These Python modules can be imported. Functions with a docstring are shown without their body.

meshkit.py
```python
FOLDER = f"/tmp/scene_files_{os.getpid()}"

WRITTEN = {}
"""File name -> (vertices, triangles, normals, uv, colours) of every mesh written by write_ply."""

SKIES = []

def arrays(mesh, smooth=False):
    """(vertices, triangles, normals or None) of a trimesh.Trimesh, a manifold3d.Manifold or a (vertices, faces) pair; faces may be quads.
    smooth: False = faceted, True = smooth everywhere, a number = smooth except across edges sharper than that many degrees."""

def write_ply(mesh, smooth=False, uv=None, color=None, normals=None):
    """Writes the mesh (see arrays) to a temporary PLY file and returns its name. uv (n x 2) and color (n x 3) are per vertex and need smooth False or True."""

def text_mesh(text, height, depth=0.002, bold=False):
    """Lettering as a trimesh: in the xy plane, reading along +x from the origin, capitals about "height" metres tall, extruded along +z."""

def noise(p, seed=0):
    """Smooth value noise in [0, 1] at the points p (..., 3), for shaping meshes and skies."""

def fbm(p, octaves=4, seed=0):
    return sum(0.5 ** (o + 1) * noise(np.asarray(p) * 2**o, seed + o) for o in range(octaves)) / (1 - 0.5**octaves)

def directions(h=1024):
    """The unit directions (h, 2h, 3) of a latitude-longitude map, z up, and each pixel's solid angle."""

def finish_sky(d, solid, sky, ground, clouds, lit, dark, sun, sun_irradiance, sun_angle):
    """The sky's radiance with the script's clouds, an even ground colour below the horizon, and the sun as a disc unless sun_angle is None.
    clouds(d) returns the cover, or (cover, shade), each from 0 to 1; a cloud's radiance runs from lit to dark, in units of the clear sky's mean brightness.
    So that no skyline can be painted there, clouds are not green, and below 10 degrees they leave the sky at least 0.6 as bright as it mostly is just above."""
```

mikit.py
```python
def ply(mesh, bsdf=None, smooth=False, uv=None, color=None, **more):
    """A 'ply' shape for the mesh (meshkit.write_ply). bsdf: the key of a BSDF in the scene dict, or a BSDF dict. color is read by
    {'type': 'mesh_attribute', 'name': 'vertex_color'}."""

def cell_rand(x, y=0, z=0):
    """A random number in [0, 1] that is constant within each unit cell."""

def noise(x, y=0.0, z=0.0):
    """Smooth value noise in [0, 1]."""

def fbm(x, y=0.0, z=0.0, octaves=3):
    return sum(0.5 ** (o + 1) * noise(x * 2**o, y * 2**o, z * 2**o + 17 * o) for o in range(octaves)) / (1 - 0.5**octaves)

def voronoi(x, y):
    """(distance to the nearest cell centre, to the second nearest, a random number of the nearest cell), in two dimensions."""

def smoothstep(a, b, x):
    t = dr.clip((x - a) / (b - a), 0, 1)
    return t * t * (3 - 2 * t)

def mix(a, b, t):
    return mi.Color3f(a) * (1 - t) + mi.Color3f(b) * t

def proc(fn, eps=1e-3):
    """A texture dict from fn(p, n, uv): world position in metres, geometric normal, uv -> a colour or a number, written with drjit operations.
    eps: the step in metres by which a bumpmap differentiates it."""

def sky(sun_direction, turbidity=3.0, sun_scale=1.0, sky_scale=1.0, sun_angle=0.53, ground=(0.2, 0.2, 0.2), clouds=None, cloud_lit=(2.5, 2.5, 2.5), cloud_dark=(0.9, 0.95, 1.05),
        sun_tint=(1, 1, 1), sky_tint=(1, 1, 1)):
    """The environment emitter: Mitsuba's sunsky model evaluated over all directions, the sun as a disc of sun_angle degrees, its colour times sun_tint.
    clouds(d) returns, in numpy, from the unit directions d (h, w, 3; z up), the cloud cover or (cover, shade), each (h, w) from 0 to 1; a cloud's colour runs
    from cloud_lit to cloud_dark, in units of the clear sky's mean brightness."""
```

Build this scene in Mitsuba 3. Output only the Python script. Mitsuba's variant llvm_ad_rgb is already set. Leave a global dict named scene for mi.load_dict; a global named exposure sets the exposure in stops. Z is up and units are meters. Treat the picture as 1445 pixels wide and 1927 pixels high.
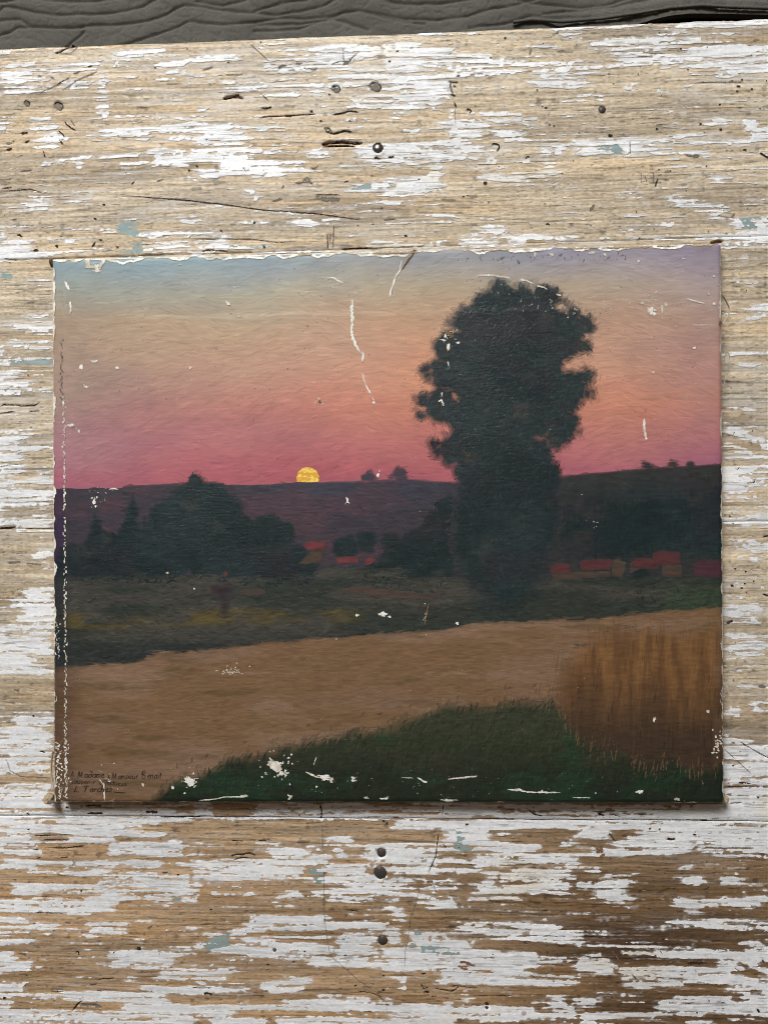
import math
import numpy as np
import trimesh
import drjit as dr
import mitsuba as mi
import mikit
import meshkit
from mikit import proc, noise, fbm, smoothstep, mix

rng = np.random.default_rng(7)
T = mi.ScalarTransform4f
scene, labels = {}, {}

# ------------------------------------------------------------------ camera, lamps, exposure
EYE = np.array([0.01993, 0.01154, 0.60081])
FWD = np.array([-0.032256, 0.001034, -0.999479])
UP = np.array([0.008777, 0.999961, 0.000751])
scene['camera'] = {'type': 'perspective', 'fov': 71.6, 'fov_axis': 'y', 'near_clip': 0.02, 'far_clip': 30.0,
                   'to_world': T().look_at(origin=EYE.tolist(), target=(EYE + FWD).tolist(), up=UP.tolist())}
exposure = 0.0


def lamp(key, pos, aim, w, h, rgb, label):
    scene[key] = {'type': 'rectangle', 'to_world': T().look_at(origin=pos, target=aim, up=[0, 0.2, 1]) @ T().scale([w / 2, h / 2, 1]),
                  'emitter': {'type': 'area', 'radiance': {'type': 'rgb', 'value': rgb}}}
    labels[key] = {'label': label, 'kind': 'structure'}


# the window that lights the table from its far side, and an added glowing panel overhead, standing in for bounced room light
lamp('window', [-0.84, 2.20, 2.22], [0, 0.0, 0], 1.12, 1.12, [33.5, 34.0, 34.4], 'bright window beyond the far edge of the table')
lamp('fill_panel', [0.1, -0.6, 2.7], [0.1, -0.6, 0], 3.4, 3.4, [0.26, 0.20, 0.155], 'unseen glowing fill panel added above the table')


# ------------------------------------------------------------------ surveying: a point of the photograph to a point at height z, and back
RIGHT = np.cross(FWD, UP)
FOC = 1335.926


def at(x, y, z=0.0):
    x, y = np.asarray(x, float), np.asarray(y, float)
    d = FWD + ((x - 722.5) / FOC)[..., None] * RIGHT - ((y - 963.5) / FOC)[..., None] * UP
    t = (np.asarray(z, float) - EYE[2]) / d[..., 2]
    return EYE + t[..., None] * d


def chart(P):
    """The survey sheet's coordinates of points on the table or canvas (inverse of at)."""
    q = np.asarray(P, float) - EYE
    w = q @ FWD
    return 722.5 + FOC * (q @ RIGHT) / w, 963.5 - FOC * (q @ UP) / w


def lin(r, g, b, k=1.0):
    c = np.array([r, g, b], float) / 255
    c = np.where(c <= 0.04045, c / 12.92, ((c + 0.055) / 1.055) ** 2.4)
    return (c * k).tolist()


def add(key, shape, label=None, kind=None, category=None, group=None):
    n, k = 0, key
    while k in scene:
        n += 1
        k = f'{key}_{n:03d}'
    if shape is not None:
        scene[k] = shape
    d = {a: b for a, b in (('label', label), ('kind', kind), ('category', category), ('group', group)) if b}
    if d:
        labels[k] = d
    return k


# ------------------------------------------------------------------ materials
def c3(c):
    return mi.Color3f(*[float(v) for v in c])


STAINS = [  # x, y, radius x, radius y (metres on the table), amount
    (0.205, -0.352, 0.085, 0.030, .95), (0.225, -0.400, 0.12, 0.012, .75), (0.16, -0.305, 0.10, 0.014, .45), (-0.055, -0.345, 0.05, 0.018, .45),
    (-0.13, -0.372, 0.07, 0.010, .45), (0.29, -0.355, 0.06, 0.015, .45), (-0.02, 0.270, 0.05, 0.014, .22), (0.26, 0.350, 0.05, 0.012, .30), (0.15, 0.335, 0.04, 0.012, .25),
    (0.06, -0.30, 0.06, 0.010, .40), (-0.30, 0.05, 0.05, 0.006, .4), (0.19, -0.385, 0.03, 0.02, .5), (0.305, -0.425, 0.08, 0.01, .5), (-0.31, -0.062, 0.05, 0.008, .55), (0.20, 0.275, 0.12, 0.012, .16), (-0.10, -0.395, 0.06, 0.006, .5),
]


def wood_fn(p, n, uv):
    x, y = p.x, p.y
    yy = y + 0.004 * noise(x * 6, y * 25) + 0.0012 * noise(x * 25, y * 90)
    g0 = fbm(x * 3.1, yy * 42)
    g1 = fbm(x * 14, yy * 380, 3.0)
    g2 = noise(x * 55, yy * 1500, 5.0)
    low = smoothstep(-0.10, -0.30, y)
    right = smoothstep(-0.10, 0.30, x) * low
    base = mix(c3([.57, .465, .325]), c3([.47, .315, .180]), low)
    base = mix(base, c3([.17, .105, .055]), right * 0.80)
    warm = smoothstep(.48, .72, fbm(x * 5, yy * 70, 9.0))
    base = mix(base, base * c3([1.0, .86, .66]), warm * 0.5)
    grey = smoothstep(.5, .75, fbm(x * 7, yy * 50, 21.0))
    base = mix(base, base * c3([.70, .70, .74]), grey * (0.55 - .3 * low))
    s = mi.Float(0)
    for sx, sy, rx, ry, a in STAINS:
        d = dr.square((x - sx) / rx) + dr.square((y - sy) / ry)
        s = dr.maximum(s, a * dr.exp(-d * (0.6 + 0.9 * g0)))
    base = mix(base, base * c3([.33, .27, .24]), s)
    base = base * (0.72 + 0.42 * g0) * (0.62 + 0.72 * g1) * (0.82 + 0.36 * noise(x * 34, yy * 760, 14.0))
    grit = noise(x * 420, yy * 900, 51.0)
    base = base * (0.78 + 0.40 * grit + .12 * low * (.5 - grit))
    base = base * (1 - 0.5 * smoothstep(.24, .12, noise(x * 150, yy * 620, 53.0)) * smoothstep(.35, .6, fbm(x * 20, yy * 60, 57.0)))
    line = smoothstep(.26, .12, g2) * smoothstep(.35, .6, fbm(x * 9, yy * 60, 31.0))
    base = base * (1 - 0.45 * line)
    pores = smoothstep(.20, .10, noise(x * 260, yy * 1100, 7.0))
    base = base * (1 - 0.40 * pores)
    wash = smoothstep(.47, .70, fbm(x * 22, yy * 340, 41.0)) * smoothstep(.38, .62, fbm(x * 6, yy * 22, 43.0)) * (1 - 0.75 * low)
    base = mix(base, c3([.70, .69, .66]), wash * 0.30)
    # thin remains of paint in the grain round the flakes
    near = smoothstep(-.6, .0, uv.x) * smoothstep(.36, .60, fbm(x * 45, yy * 760, 47.0) + .05) * (1 - 0.2 * low)
    return mix(base, c3([.72, .71, .69]), near * 0.52)


def wood_bump(p, n, uv):
    yy = p.y + 0.004 * noise(p.x * 6, p.y * 25)
    return 0.6 * noise(p.x * 40, yy * 900) + 0.4 * noise(p.x * 130, yy * 1700, 4.0) + 0.35 * noise(p.x * 500, yy * 900, 8.0)


def white_fn(p, n, uv):
    x, y = p.x, p.y
    d = fbm(x * 30, y * 420, 2.0)
    e = noise(x * 320, y * 900, 6.0)
    w = mix(c3([.73, .732, .73]), c3([.83, .83, .82]), smoothstep(.3, .6, d))
    w = w * (1 - 0.42 * smoothstep(.27, .12, noise(x * 90, y * 1300, 9.0)) * smoothstep(.4, .6, fbm(x * 12, y * 40, 3.0)))
    w = w * (0.93 + 0.12 * e)
    far = smoothstep(.05, .22, y)
    w = mix(w, c3([.40, .355, .29]), smoothstep(.56, .70, fbm(x * 55, y * 1000, 33.0)) * (0.35 + .45 * far) * smoothstep(.3, .55, fbm(x * 10, y * 45, 35.0)))
    w = w * (0.86 + 0.24 * fbm(x * 9, y * 26, 39.0))
    w = w * (0.90 + 0.16 * noise(x * 600, y * 800, 37.0))
    cream = smoothstep(.62, .8, fbm(x * 14, y * 30, 12.0))
    return mix(w, w * c3([1.0, .94, .82]), cream * 0.8)


def white_bump(p, n, uv):
    return 0.5 * noise(p.x * 90, p.y * 800) + 0.5 * fbm(p.x * 350, p.y * 500, 4.0)


def bumped(inner, fn, scale, eps=3e-4):
    return {'type': 'twosided', 'bsdf': {'type': 'bumpmap', 'arbitrary': proc(fn, eps), 'scale': scale, 'bsdf': inner}}


def prin(col, rough, spec=0.4, **more):
    col = {'type': 'rgb', 'value': [float(v) for v in col]} if not isinstance(col, dict) else col
    return {'type': 'principled', 'base_color': col, 'roughness': rough, 'specular': spec, **more}


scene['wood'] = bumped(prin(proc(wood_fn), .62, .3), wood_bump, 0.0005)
scene['white_wash'] = bumped(prin(proc(white_fn), .55, .35), white_bump, 0.00022)
scene['teal'] = {'type': 'twosided', 'bsdf': prin(proc(lambda p, n, uv: mix(c3([.20, .275, .27]), c3([.30, .37, .355]), fbm(p.x * 120, p.y * 300, 3.0))), .6, .3)}
scene['grime'] = {'type': 'twosided', 'bsdf': prin(proc(lambda p, n, uv: mix(c3([.012, .009, .007]), c3([.055, .036, .024]), noise(p.x * 700, p.y * 900))), .8, .15)}  # near-black grime tone, also standing in for shade inside cracks and holes
scene['old_wood'] = {'type': 'twosided', 'bsdf': prin(proc(lambda p, n, uv: mix(c3([.018, .010, .007]), c3([.11, .052, .030]), fbm(p.x * 150, p.y * 900))), .7, .2)}  # old wood brown, darkened to carry the shade inside gouges
scene['grey_wood'] = {'type': 'twosided', 'bsdf': prin(proc(lambda p, n, uv: mix(c3([.09, .08, .068]), c3([.26, .225, .18]), fbm(p.x * 350, p.y * 700))), .7, .2)}
scene['rust'] = {'type': 'twosided', 'bsdf': prin(proc(lambda p, n, uv: mix(c3([.16, .07, .035]), c3([.30, .16, .085]), fbm(p.x * 300, p.y * 400))), .7, .2)}
scene['nail_iron'] = {'type': 'twosided', 'bsdf': prin([.075, .062, .054], .5, .4, metallic=.4)}
scene['nail_steel'] = {'type': 'twosided', 'bsdf': prin(proc(lambda p, n, uv: mix(c3([.16, .15, .14]), c3([.55, .53, .50]), noise(p.x * 600, p.y * 600))), .3, .5, metallic=.9)}
scene['nail_pink'] = {'type': 'twosided', 'bsdf': prin([.50, .42, .40], .5, .4)}


# ------------------------------------------------------------------ mesh helpers
def clip_film(V, F, f, lift, drop):
    """The part of the sheet (V, F) where f > 0, raised by lift, with its edge turned down by drop. Returns vertices, faces."""
    inside = f > 0
    c = inside[F].sum(1)
    F3 = F[c == 3]
    out_f, seg = [F3], []
    V2, nv = [V], len(V)
    keys, K = {}, len(V)
    mixed = F[(c == 1) | (c == 2)]
    cm = inside[mixed].sum(1)
    lone = np.where(cm == 1, np.argmax(inside[mixed], 1), np.argmin(inside[mixed], 1))
    r = np.arange(len(mixed))
    a, b, d = mixed[r, lone], mixed[r, (lone + 1) % 3], mixed[r, (lone + 2) % 3]

    def key(p, q):
        return np.minimum(p, q).astype(np.int64) * K + np.maximum(p, q)

    kab, kad = key(a, b), key(a, d)
    u, inv = np.unique(np.concatenate([kab, kad]), return_inverse=True)
    p, q = u // K, u % K
    t = f[p] / np.where(np.abs(f[p] - f[q]) < 1e-12, 1e-12, f[p] - f[q])
    X = V[p] + np.clip(t, 0.02, .98)[:, None] * (V[q] - V[p])
    iab, iad = inv[:len(a)] + nv, inv[len(a):] + nv
    one = cm == 1
    out_f.append(np.stack([a, iab, iad], 1)[one])
    two = ~one
    out_f += [np.stack([iab, b, d], 1)[two], np.stack([iab, d, iad], 1)[two]]
    s0, s1 = np.where(one, iab, iad), np.where(one, iad, iab)
    allV = np.vstack([V, X])
    top = allV + [0, 0, lift]
    m = len(allV)
    ex = np.unique(np.concatenate([s0, s1])) if len(s0) else np.zeros(0, int)
    remap = np.full(m, -1)
    remap[ex] = np.arange(len(ex))
    hi, lo = top[ex], allV[ex] + [0, 0, lift - drop]
    S0, S1 = remap[s0], remap[s1]
    e = len(ex)
    sk = np.vstack([np.stack([S0 + m, S0 + m + e, S1 + m + e], 1), np.stack([S0 + m, S1 + m + e, S1 + m], 1)]) if e else np.zeros((0, 3), int)
    VV, FF = np.vstack([top, hi, lo]), np.vstack(out_f + [sk])
    used = np.unique(FF)
    mp = np.full(len(VV), -1)
    mp[used] = np.arange(len(used))
    return VV[used], mp[FF], used


def grid_faces(nx, ny):
    i = np.arange(ny - 1)[:, None] * nx + np.arange(nx - 1)[None]
    return i


def tube(points, r, sides=6):
    P = np.asarray(points, float)
    t = np.gradient(P, axis=0)
    t /= np.linalg.norm(t, axis=1, keepdims=True)
    a = np.cross(t, [0.13, 0.21, .97])
    a /= np.linalg.norm(a, axis=1, keepdims=True) + 1e-9
    b = np.cross(t, a)
    an = np.arange(sides) / sides * 2 * np.pi
    rr = np.broadcast_to(r, len(P))
    V = (P[:, None] + rr[:, None, None] * (np.cos(an)[None, :, None] * a[:, None] + np.sin(an)[None, :, None] * b[:, None])).reshape(-1, 3)
    i = np.arange(len(P) - 1)[:, None] * sides
    j = np.arange(sides)[None]
    k = (j + 1) % sides
    F = np.concatenate([np.stack([i + j, i + k, i + sides + k], -1).reshape(-1, 3), np.stack([i + j, i + sides + k, i + sides + j], -1).reshape(-1, 3)])
    return V, F


def smooth_line(pts, n):
    P = np.asarray(pts, float)
    s = np.concatenate([[0], np.cumsum(np.linalg.norm(np.diff(P[:, :2], axis=0), axis=1))])
    q = np.linspace(0, s[-1], n)
    return np.stack([np.interp(q, s, P[:, k]) for k in range(P.shape[1])], 1)


def join(parts):
    V, F, n = [], [], 0
    for v, f in parts:
        V.append(v)
        F.append(np.asarray(f) + n)
        n += len(v)
    return np.vstack(V), np.vstack(F)


def boxes_field(x, y, boxes, slope_fn, base):
    """Coverage from long soft-edged smears: (x0, x1, y0, y1, amount[, slope])."""
    s = np.full(x.shape, base)
    for bx in boxes:
        x0, x1, y0, y1, a = bx[:5]
        sl = bx[5] if len(bx) > 5 else slope_fn((y0 + y1) / 2)
        cx, cy, hx, hy = (x0 + x1) / 2, (y0 + y1) / 2, (x1 - x0) / 2 + 1, (y1 - y0) / 2 + .6
        m = (np.abs(x - cx) < hx + 25) & (np.abs(y - cy) < hy + 12 + abs(sl) * (hx + 25))
        if not m.any():
            continue
        dx, dy = x[m] - cx, y[m] - cy - sl * (x[m] - cx)
        sx, sy = min(16, hx * .7), min(5, hy * .8)
        e = np.minimum((hx - np.abs(dx)) / sx, (hy - np.abs(dy)) / sy)
        s[m] = np.maximum(s[m], base + (a - base) * np.clip(e * .8 + .5, 0, 1))
    return s


# ------------------------------------------------------------------ the table
WHITE = [
    (0,20,94,100,.7),(8,100,118,176,.66),(40,190,120,138,.62),(100,190,140,168,.5),(180,204,122,232,.55,0),(200,242,115,125,.5),(212,312,97,110,.72,-.09),(295,350,116,127,.6),(315,362,130,140,.4),
    (58,112,218,252,.78),(0,20,226,248,.62),(75,118,248,282,.75),(118,205,224,232,.62,-.12),(200,290,218,222,.3),(112,262,254,262,.72,-.05),(195,300,240,258,.72),(250,362,236,264,.75),(282,400,280,313,.95),
    (80,180,300,308,.62,-.14),(195,292,290,297,.75,-.1),(290,362,284,290,.6,-.1),(140,158,304,318,.85),(222,278,303,314,.72),(28,95,368,396,.45),(120,172,370,386,.25),(0,52,455,490,.82),(0,10,434,452,.6),
    (195,228,430,440,.35),(262,362,432,478,.66),(345,362,413,422,.5),(55,112,475,484,.75),(112,150,455,470,.35),
    (361,388,107,115,.55),(378,462,102,116,.7),(500,590,105,134,.62),(585,655,88,128,.76),(645,728,86,112,.84),(520,605,130,146,.5),(610,728,128,172,.74),(420,635,150,182,.5),(655,728,172,206,.68),(378,394,202,213,.75),
    (361,440,235,250,.86),(361,462,251,276,.86),(435,522,237,246,.5),(395,480,277,320,.98),(361,402,282,314,.82),(460,540,280,294,.9),(470,578,298,324,.95),(365,545,318,332,.92),(530,600,284,297,.85),(572,622,284,298,.85),
    (672,728,272,296,.85),(690,728,290,306,.62),(635,682,313,318,.5),(700,728,312,318,.7),(652,728,342,361,.72),(688,728,341,361,.9),(412,442,355,361,.5),(455,475,358,375,.6),(473,495,367,374,.75),(392,428,385,393,.6),
    (458,482,402,410,.45),(455,497,410,426,.42),(555,592,412,425,.78,.35),(598,652,410,421,.65,.15),(361,432,433,477,.58),(361,387,409,420,.55),(695,728,458,468,.62),(440,520,455,474,.32),(361,720,472,479,.62),
    (722,808,84,113,.88),(800,852,90,112,.78),(722,802,104,142,.76),(795,925,100,126,.72),(840,955,108,136,.62),(880,1005,110,119,.5),(805,905,125,142,.7),(895,1025,119,137,.62),(722,825,135,162,.76),(722,845,150,187,.76),(722,832,175,206,.8),(735,765,204,219,.55),
    (786,822,56,64,.75),(878,896,64,71,.5),(1000,1086,117,141,.64),(1015,1086,140,167,.68),(875,1086,155,161,.62),(924,942,171,183,.6),(851,857,205,300,.5,0),(922,988,213,234,.76),(828,922,228,244,.78),(985,1007,221,228,.7),
    (838,902,244,268,.8),(928,992,245,259,.62),(768,792,244,260,.36),(1003,1036,74,79,.75),(1052,1086,67,77,.85),(998,1030,86,91,.62),(1034,1054,89,95,.65),(1036,1086,49,54,.8),
    (722,888,267,303,.9),(842,892,249,276,.8),(888,932,284,311,.76),(858,906,277,301,.76),(722,762,311,317,.65),(763,792,308,313,.65),(821,833,307,317,.95),(798,832,309,336,.66),(722,832,334,366,.95),(738,842,354,369,.85),(728,755,379,386,.4),
    (862,902,311,323,.38),(893,922,311,326,.42),(928,962,309,321,.46),(903,1062,324,341,.78),(1018,1048,310,331,.45),(1058,1090,328,343,.3),(1018,1064,275,289,.8),(1076,1086,275,286,.85),(893,948,425,439,.64),(818,872,404,421,.25),(948,988,404,419,.25),
    (722,832,456,469,.66),(868,935,449,463,.64),(950,1100,444,460,.72),
    (1083,1162,47,55,.97,-.045),(1164,1232,41,48,.97,-.045),(1228,1272,43,48,.85,-.045),(1278,1450,36,46,.95,-.045),(1143,1272,69,86,.84),(1106,1147,76,82,.72),(1276,1322,69,83,.8),(1338,1356,68,73,.55),(1083,1102,70,77,.7),(1298,1352,78,82,.66),
    (1083,1147,91,101,.72),(1148,1202,84,106,.72),(1168,1252,89,106,.64),(1168,1297,104,121,.68),(1285,1450,86,111,.88),(1235,1450,99,123,.8),(1345,1450,109,131,.8),(1083,1137,117,137,.7),(1133,1202,119,129,.6),(1083,1097,110,152,.52),(1083,1117,157,164,.62),
    (1180,1196,160,173,.4),(1234,1251,164,173,.5),(1289,1303,160,169,.65),(1263,1279,226,236,.72),(1288,1362,225,241,.6),(1397,1427,228,247,.85),(1412,1450,242,257,.88),
    (1083,1190,264,293,.88),(1178,1264,261,296,.9),(1262,1334,252,276,.86),(1328,1404,260,271,.66),(1248,1338,282,301,.74),(1325,1450,263,268,.66),(1410,1450,249,257,.8),(1338,1372,332,345,.74),
    (1250,1300,373,384,.82,.25),(1270,1345,376,398,.85,.25),(1300,1366,380,403,.84,.2),(1330,1366,395,411,.88,.1),(1376,1402,412,429,.8),(1418,1450,414,433,.74),(1168,1294,431,446,.38),(1238,1262,419,431,.5),(1175,1294,439,452,.7),(1278,1450,439,447,.66),(1358,1442,451,463,.55),(1100,1180,446,456,.7),
    # left margin
    (0,62,469,491,.74),(58,98,477,486,.7),(62,98,519,528,.42),(46,98,594,608,.5),(0,30,611,616,.5),(30,98,611,618,.82),(48,87,620,628,.82),(63,98,629,641,.55),(10,98,639,646,.75),(8,62,641,656,.6),(38,92,652,658,.55),(0,13,651,671,.72),(18,98,669,677,.58),(0,21,679,689,.85),(0,42,702,716,.82,-.15),
    (38,92,704,709,.62),(0,52,719,736,.94),(0,48,737,745,.82),(48,98,734,740,.62),(38,98,805,821,.85),(0,62,812,841,.8),(0,98,839,848,.88),(0,52,844,871,.88),(0,57,872,901,.85),(68,98,879,898,.6),(0,98,901,910,.88),(0,47,904,921,.86),(0,98,921,951,.82),(0,42,947,966,.6),(38,98,949,961,.62),
    (0,98,969,998,.85),(64,98,1032,1056,.95),(88,98,1057,1071,.62),(38,98,1107,1121,.86),(22,62,1127,1141,.74),(48,98,1119,1162,.9),(34,98,1149,1173,.88),(0,98,1174,1201,.8),(0,98,1194,1226,.88),(68,98,1214,1231,.74),(0,42,1229,1241,.94),(0,67,1239,1268,.97),(58,98,1251,1271,.78),(0,32,1279,1285,.3),
    (0,42,1317,1331,.4),(28,98,1339,1351,.52),(26,98,1349,1373,.74),(73,96,1363,1371,.82),(0,98,1369,1462,.84),(0,98,1474,1546,.95),
    # right margin
    (1363,1442,447,461,.5),(1388,1407,477,489,.64),(1408,1422,535,543,.52),(1413,1450,571,586,.74),(1408,1442,587,595,.62),(1398,1427,597,603,.62),(1380,1450,661,666,.75),(1390,1432,682,691,.75),(1363,1417,764,773,.64),(1398,1422,786,804,.42),(1363,1450,847,863,.78,.42),(1365,1450,861,886,.62),(1355,1393,891,907,1.2),
    (1360,1422,879,921,.8),(1360,1422,914,939,.78),(1418,1450,884,936,.54),(1428,1450,951,957,.85),(1360,1450,967,983,.95,-.12),(1373,1450,1024,1041,.88,.08),(1382,1394,1045,1051,.7),(1410,1421,1047,1055,.75),(1360,1407,1119,1127,.85,.1),(1360,1432,1132,1146,.64),(1360,1450,1149,1159,.55),
    (1398,1432,1159,1171,.62),(1360,1450,1187,1201,.62),(1368,1422,1194,1226,.72),(1408,1450,1189,1201,.64),(1368,1450,1211,1226,.76),(1368,1432,1229,1238,.64),(1398,1432,1237,1244,.55),(1360,1450,1279,1296,.2),(1374,1391,1329,1335,.55),(1413,1432,1324,1341,.55),(1355,1415,1388,1412,.95,.25),(1355,1450,1402,1542,.98),
    # near planks
    (0,362,1512,1546,.86),(0,305,1536,1568,.96),(0,82,1563,1606,.88),(118,305,1567,1586,.94),(208,347,1582,1613,.95),(78,222,1584,1598,.5),(12,309,1617,1633,.97),(64,227,1628,1638,.66),(58,162,1640,1646,.52),(128,202,1641,1656,.62),(188,252,1644,1661,.88),(238,364,1643,1678,.97),
    (28,257,1663,1686,.9),(0,112,1686,1698,.62),(0,212,1693,1718,.88),(98,252,1679,1698,.82),(223,364,1681,1690,.64),(268,364,1686,1701,.84),(338,364,1589,1601,.52),(338,364,1624,1636,.4),
    (361,427,1587,1598,.66),(361,382,1604,1609,.6),(478,522,1584,1601,.74),(498,578,1593,1616,.88,.2),(608,668,1572,1589,.68,.12),(548,682,1587,1598,.46),(628,647,1599,1614,.85),(361,612,1616,1633,.97,-.03),(361,572,1629,1652,.95,-.03),(361,452,1644,1664,.92),(608,692,1626,1646,.92),(688,728,1589,1618,.84),(688,717,1614,1636,.82),
    (608,728,1647,1673,.78),(583,642,1675,1687,.84),(618,728,1671,1696,.78),(648,692,1685,1698,.74),(526,567,1673,1689,.88),(361,376,1685,1701,.85),(361,382,1659,1669,.62),(398,406,1679,1684,.7),(464,476,1677,1685,.85),(418,442,1559,1566,.62),
    (362,1450,1513,1543,.9,.004),(1350,1450,440,449,.9),(735,1450,1544,1562,.94),(823,922,1562,1586,.88),(868,1012,1583,1603,.94),(722,802,1584,1626,.97),(793,872,1579,1606,.78),(938,972,1567,1573,.85),(973,1002,1567,1575,.75),(722,832,1604,1626,.82),(828,857,1610,1624,.74),(853,882,1617,1624,.84),(893,1062,1607,1631,.88),(973,1086,1604,1656,.82),(923,977,1608,1629,.92),
    (722,822,1629,1646,.78),(818,907,1636,1641,.85),(963,1086,1635,1642,.84),(903,937,1639,1666,.84),(938,977,1644,1661,.84),(722,782,1654,1676,.88),(793,862,1654,1679,.78),(888,1078,1662,1681,.98),(983,1072,1654,1668,.78),(722,822,1679,1691,.78),(722,752,1689,1713,.92),(833,852,1684,1689,.62),(883,917,1689,1696,.74),(928,987,1687,1695,.84),
    (823,857,1699,1709,.84),(803,832,1705,1711,.84),(1060,1450,1546,1593,.97),(1083,1192,1594,1613,.8),(1188,1304,1596,1605,.8),(1313,1387,1599,1616,.8),(1388,1417,1601,1613,.74),(1418,1442,1593,1603,.9),(1295,1307,1591,1599,.95),(1317,1326,1591,1598,.9),(1373,1422,1615,1623,.54),(1423,1450,1611,1616,.8),
    (1106,1134,1629,1648,.84),(1133,1205,1642,1650,.98),(1083,1107,1629,1636,.64),(1083,1177,1657,1673,.9),(1118,1182,1671,1691,.97),(1168,1212,1679,1691,.74),(1146,1174,1688,1698,.84),(1188,1212,1659,1664,.74),(1271,1300,1629,1639,.8),(1288,1325,1649,1667,.97),(1268,1287,1647,1653,.55),(1360,1395,1651,1665,.84),(1389,1402,1674,1681,.74),
    (1271,1312,1689,1717,.95,.2),(1308,1450,1693,1699,.94),(1358,1434,1689,1706,.84),(1181,1207,1699,1713,.8),(1328,1347,1699,1711,.54),
    (10,212,1706,1718,.92),(0,64,1722,1736,.72),(0,107,1734,1763,.56),(0,60,1767,1779,.88),(123,162,1746,1754,.84),(158,243,1734,1761,.84),(251,287,1729,1736,.64),(0,22,1792,1813,.88),(0,62,1811,1826,.93),(0,32,1821,1833,.84),(69,79,1818,1824,.8),(213,328,1791,1823,.95),(298,366,1819,1843,.97),(328,366,1782,1793,.84),(0,52,1849,1867,.98),
    (0,122,1871,1891,.88),(108,366,1867,1886,.95),(268,366,1854,1874,.97),(208,366,1879,1906,.97),(0,32,1886,1899,.84),(0,366,1899,1940,.88),(233,262,1832,1846,.55),
    (468,622,1721,1746,.84),(438,507,1744,1758,.94),(508,572,1744,1763,.84),(463,552,1759,1773,.78),(558,602,1762,1771,.84),(363,392,1779,1788,.84),(388,447,1757,1766,.64),(398,622,1777,1794,.96),(468,592,1787,1798,.74),(548,612,1774,1786,.74),(608,702,1731,1748,.84),(638,702,1754,1801,.88),(698,728,1739,1753,.74),
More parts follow.
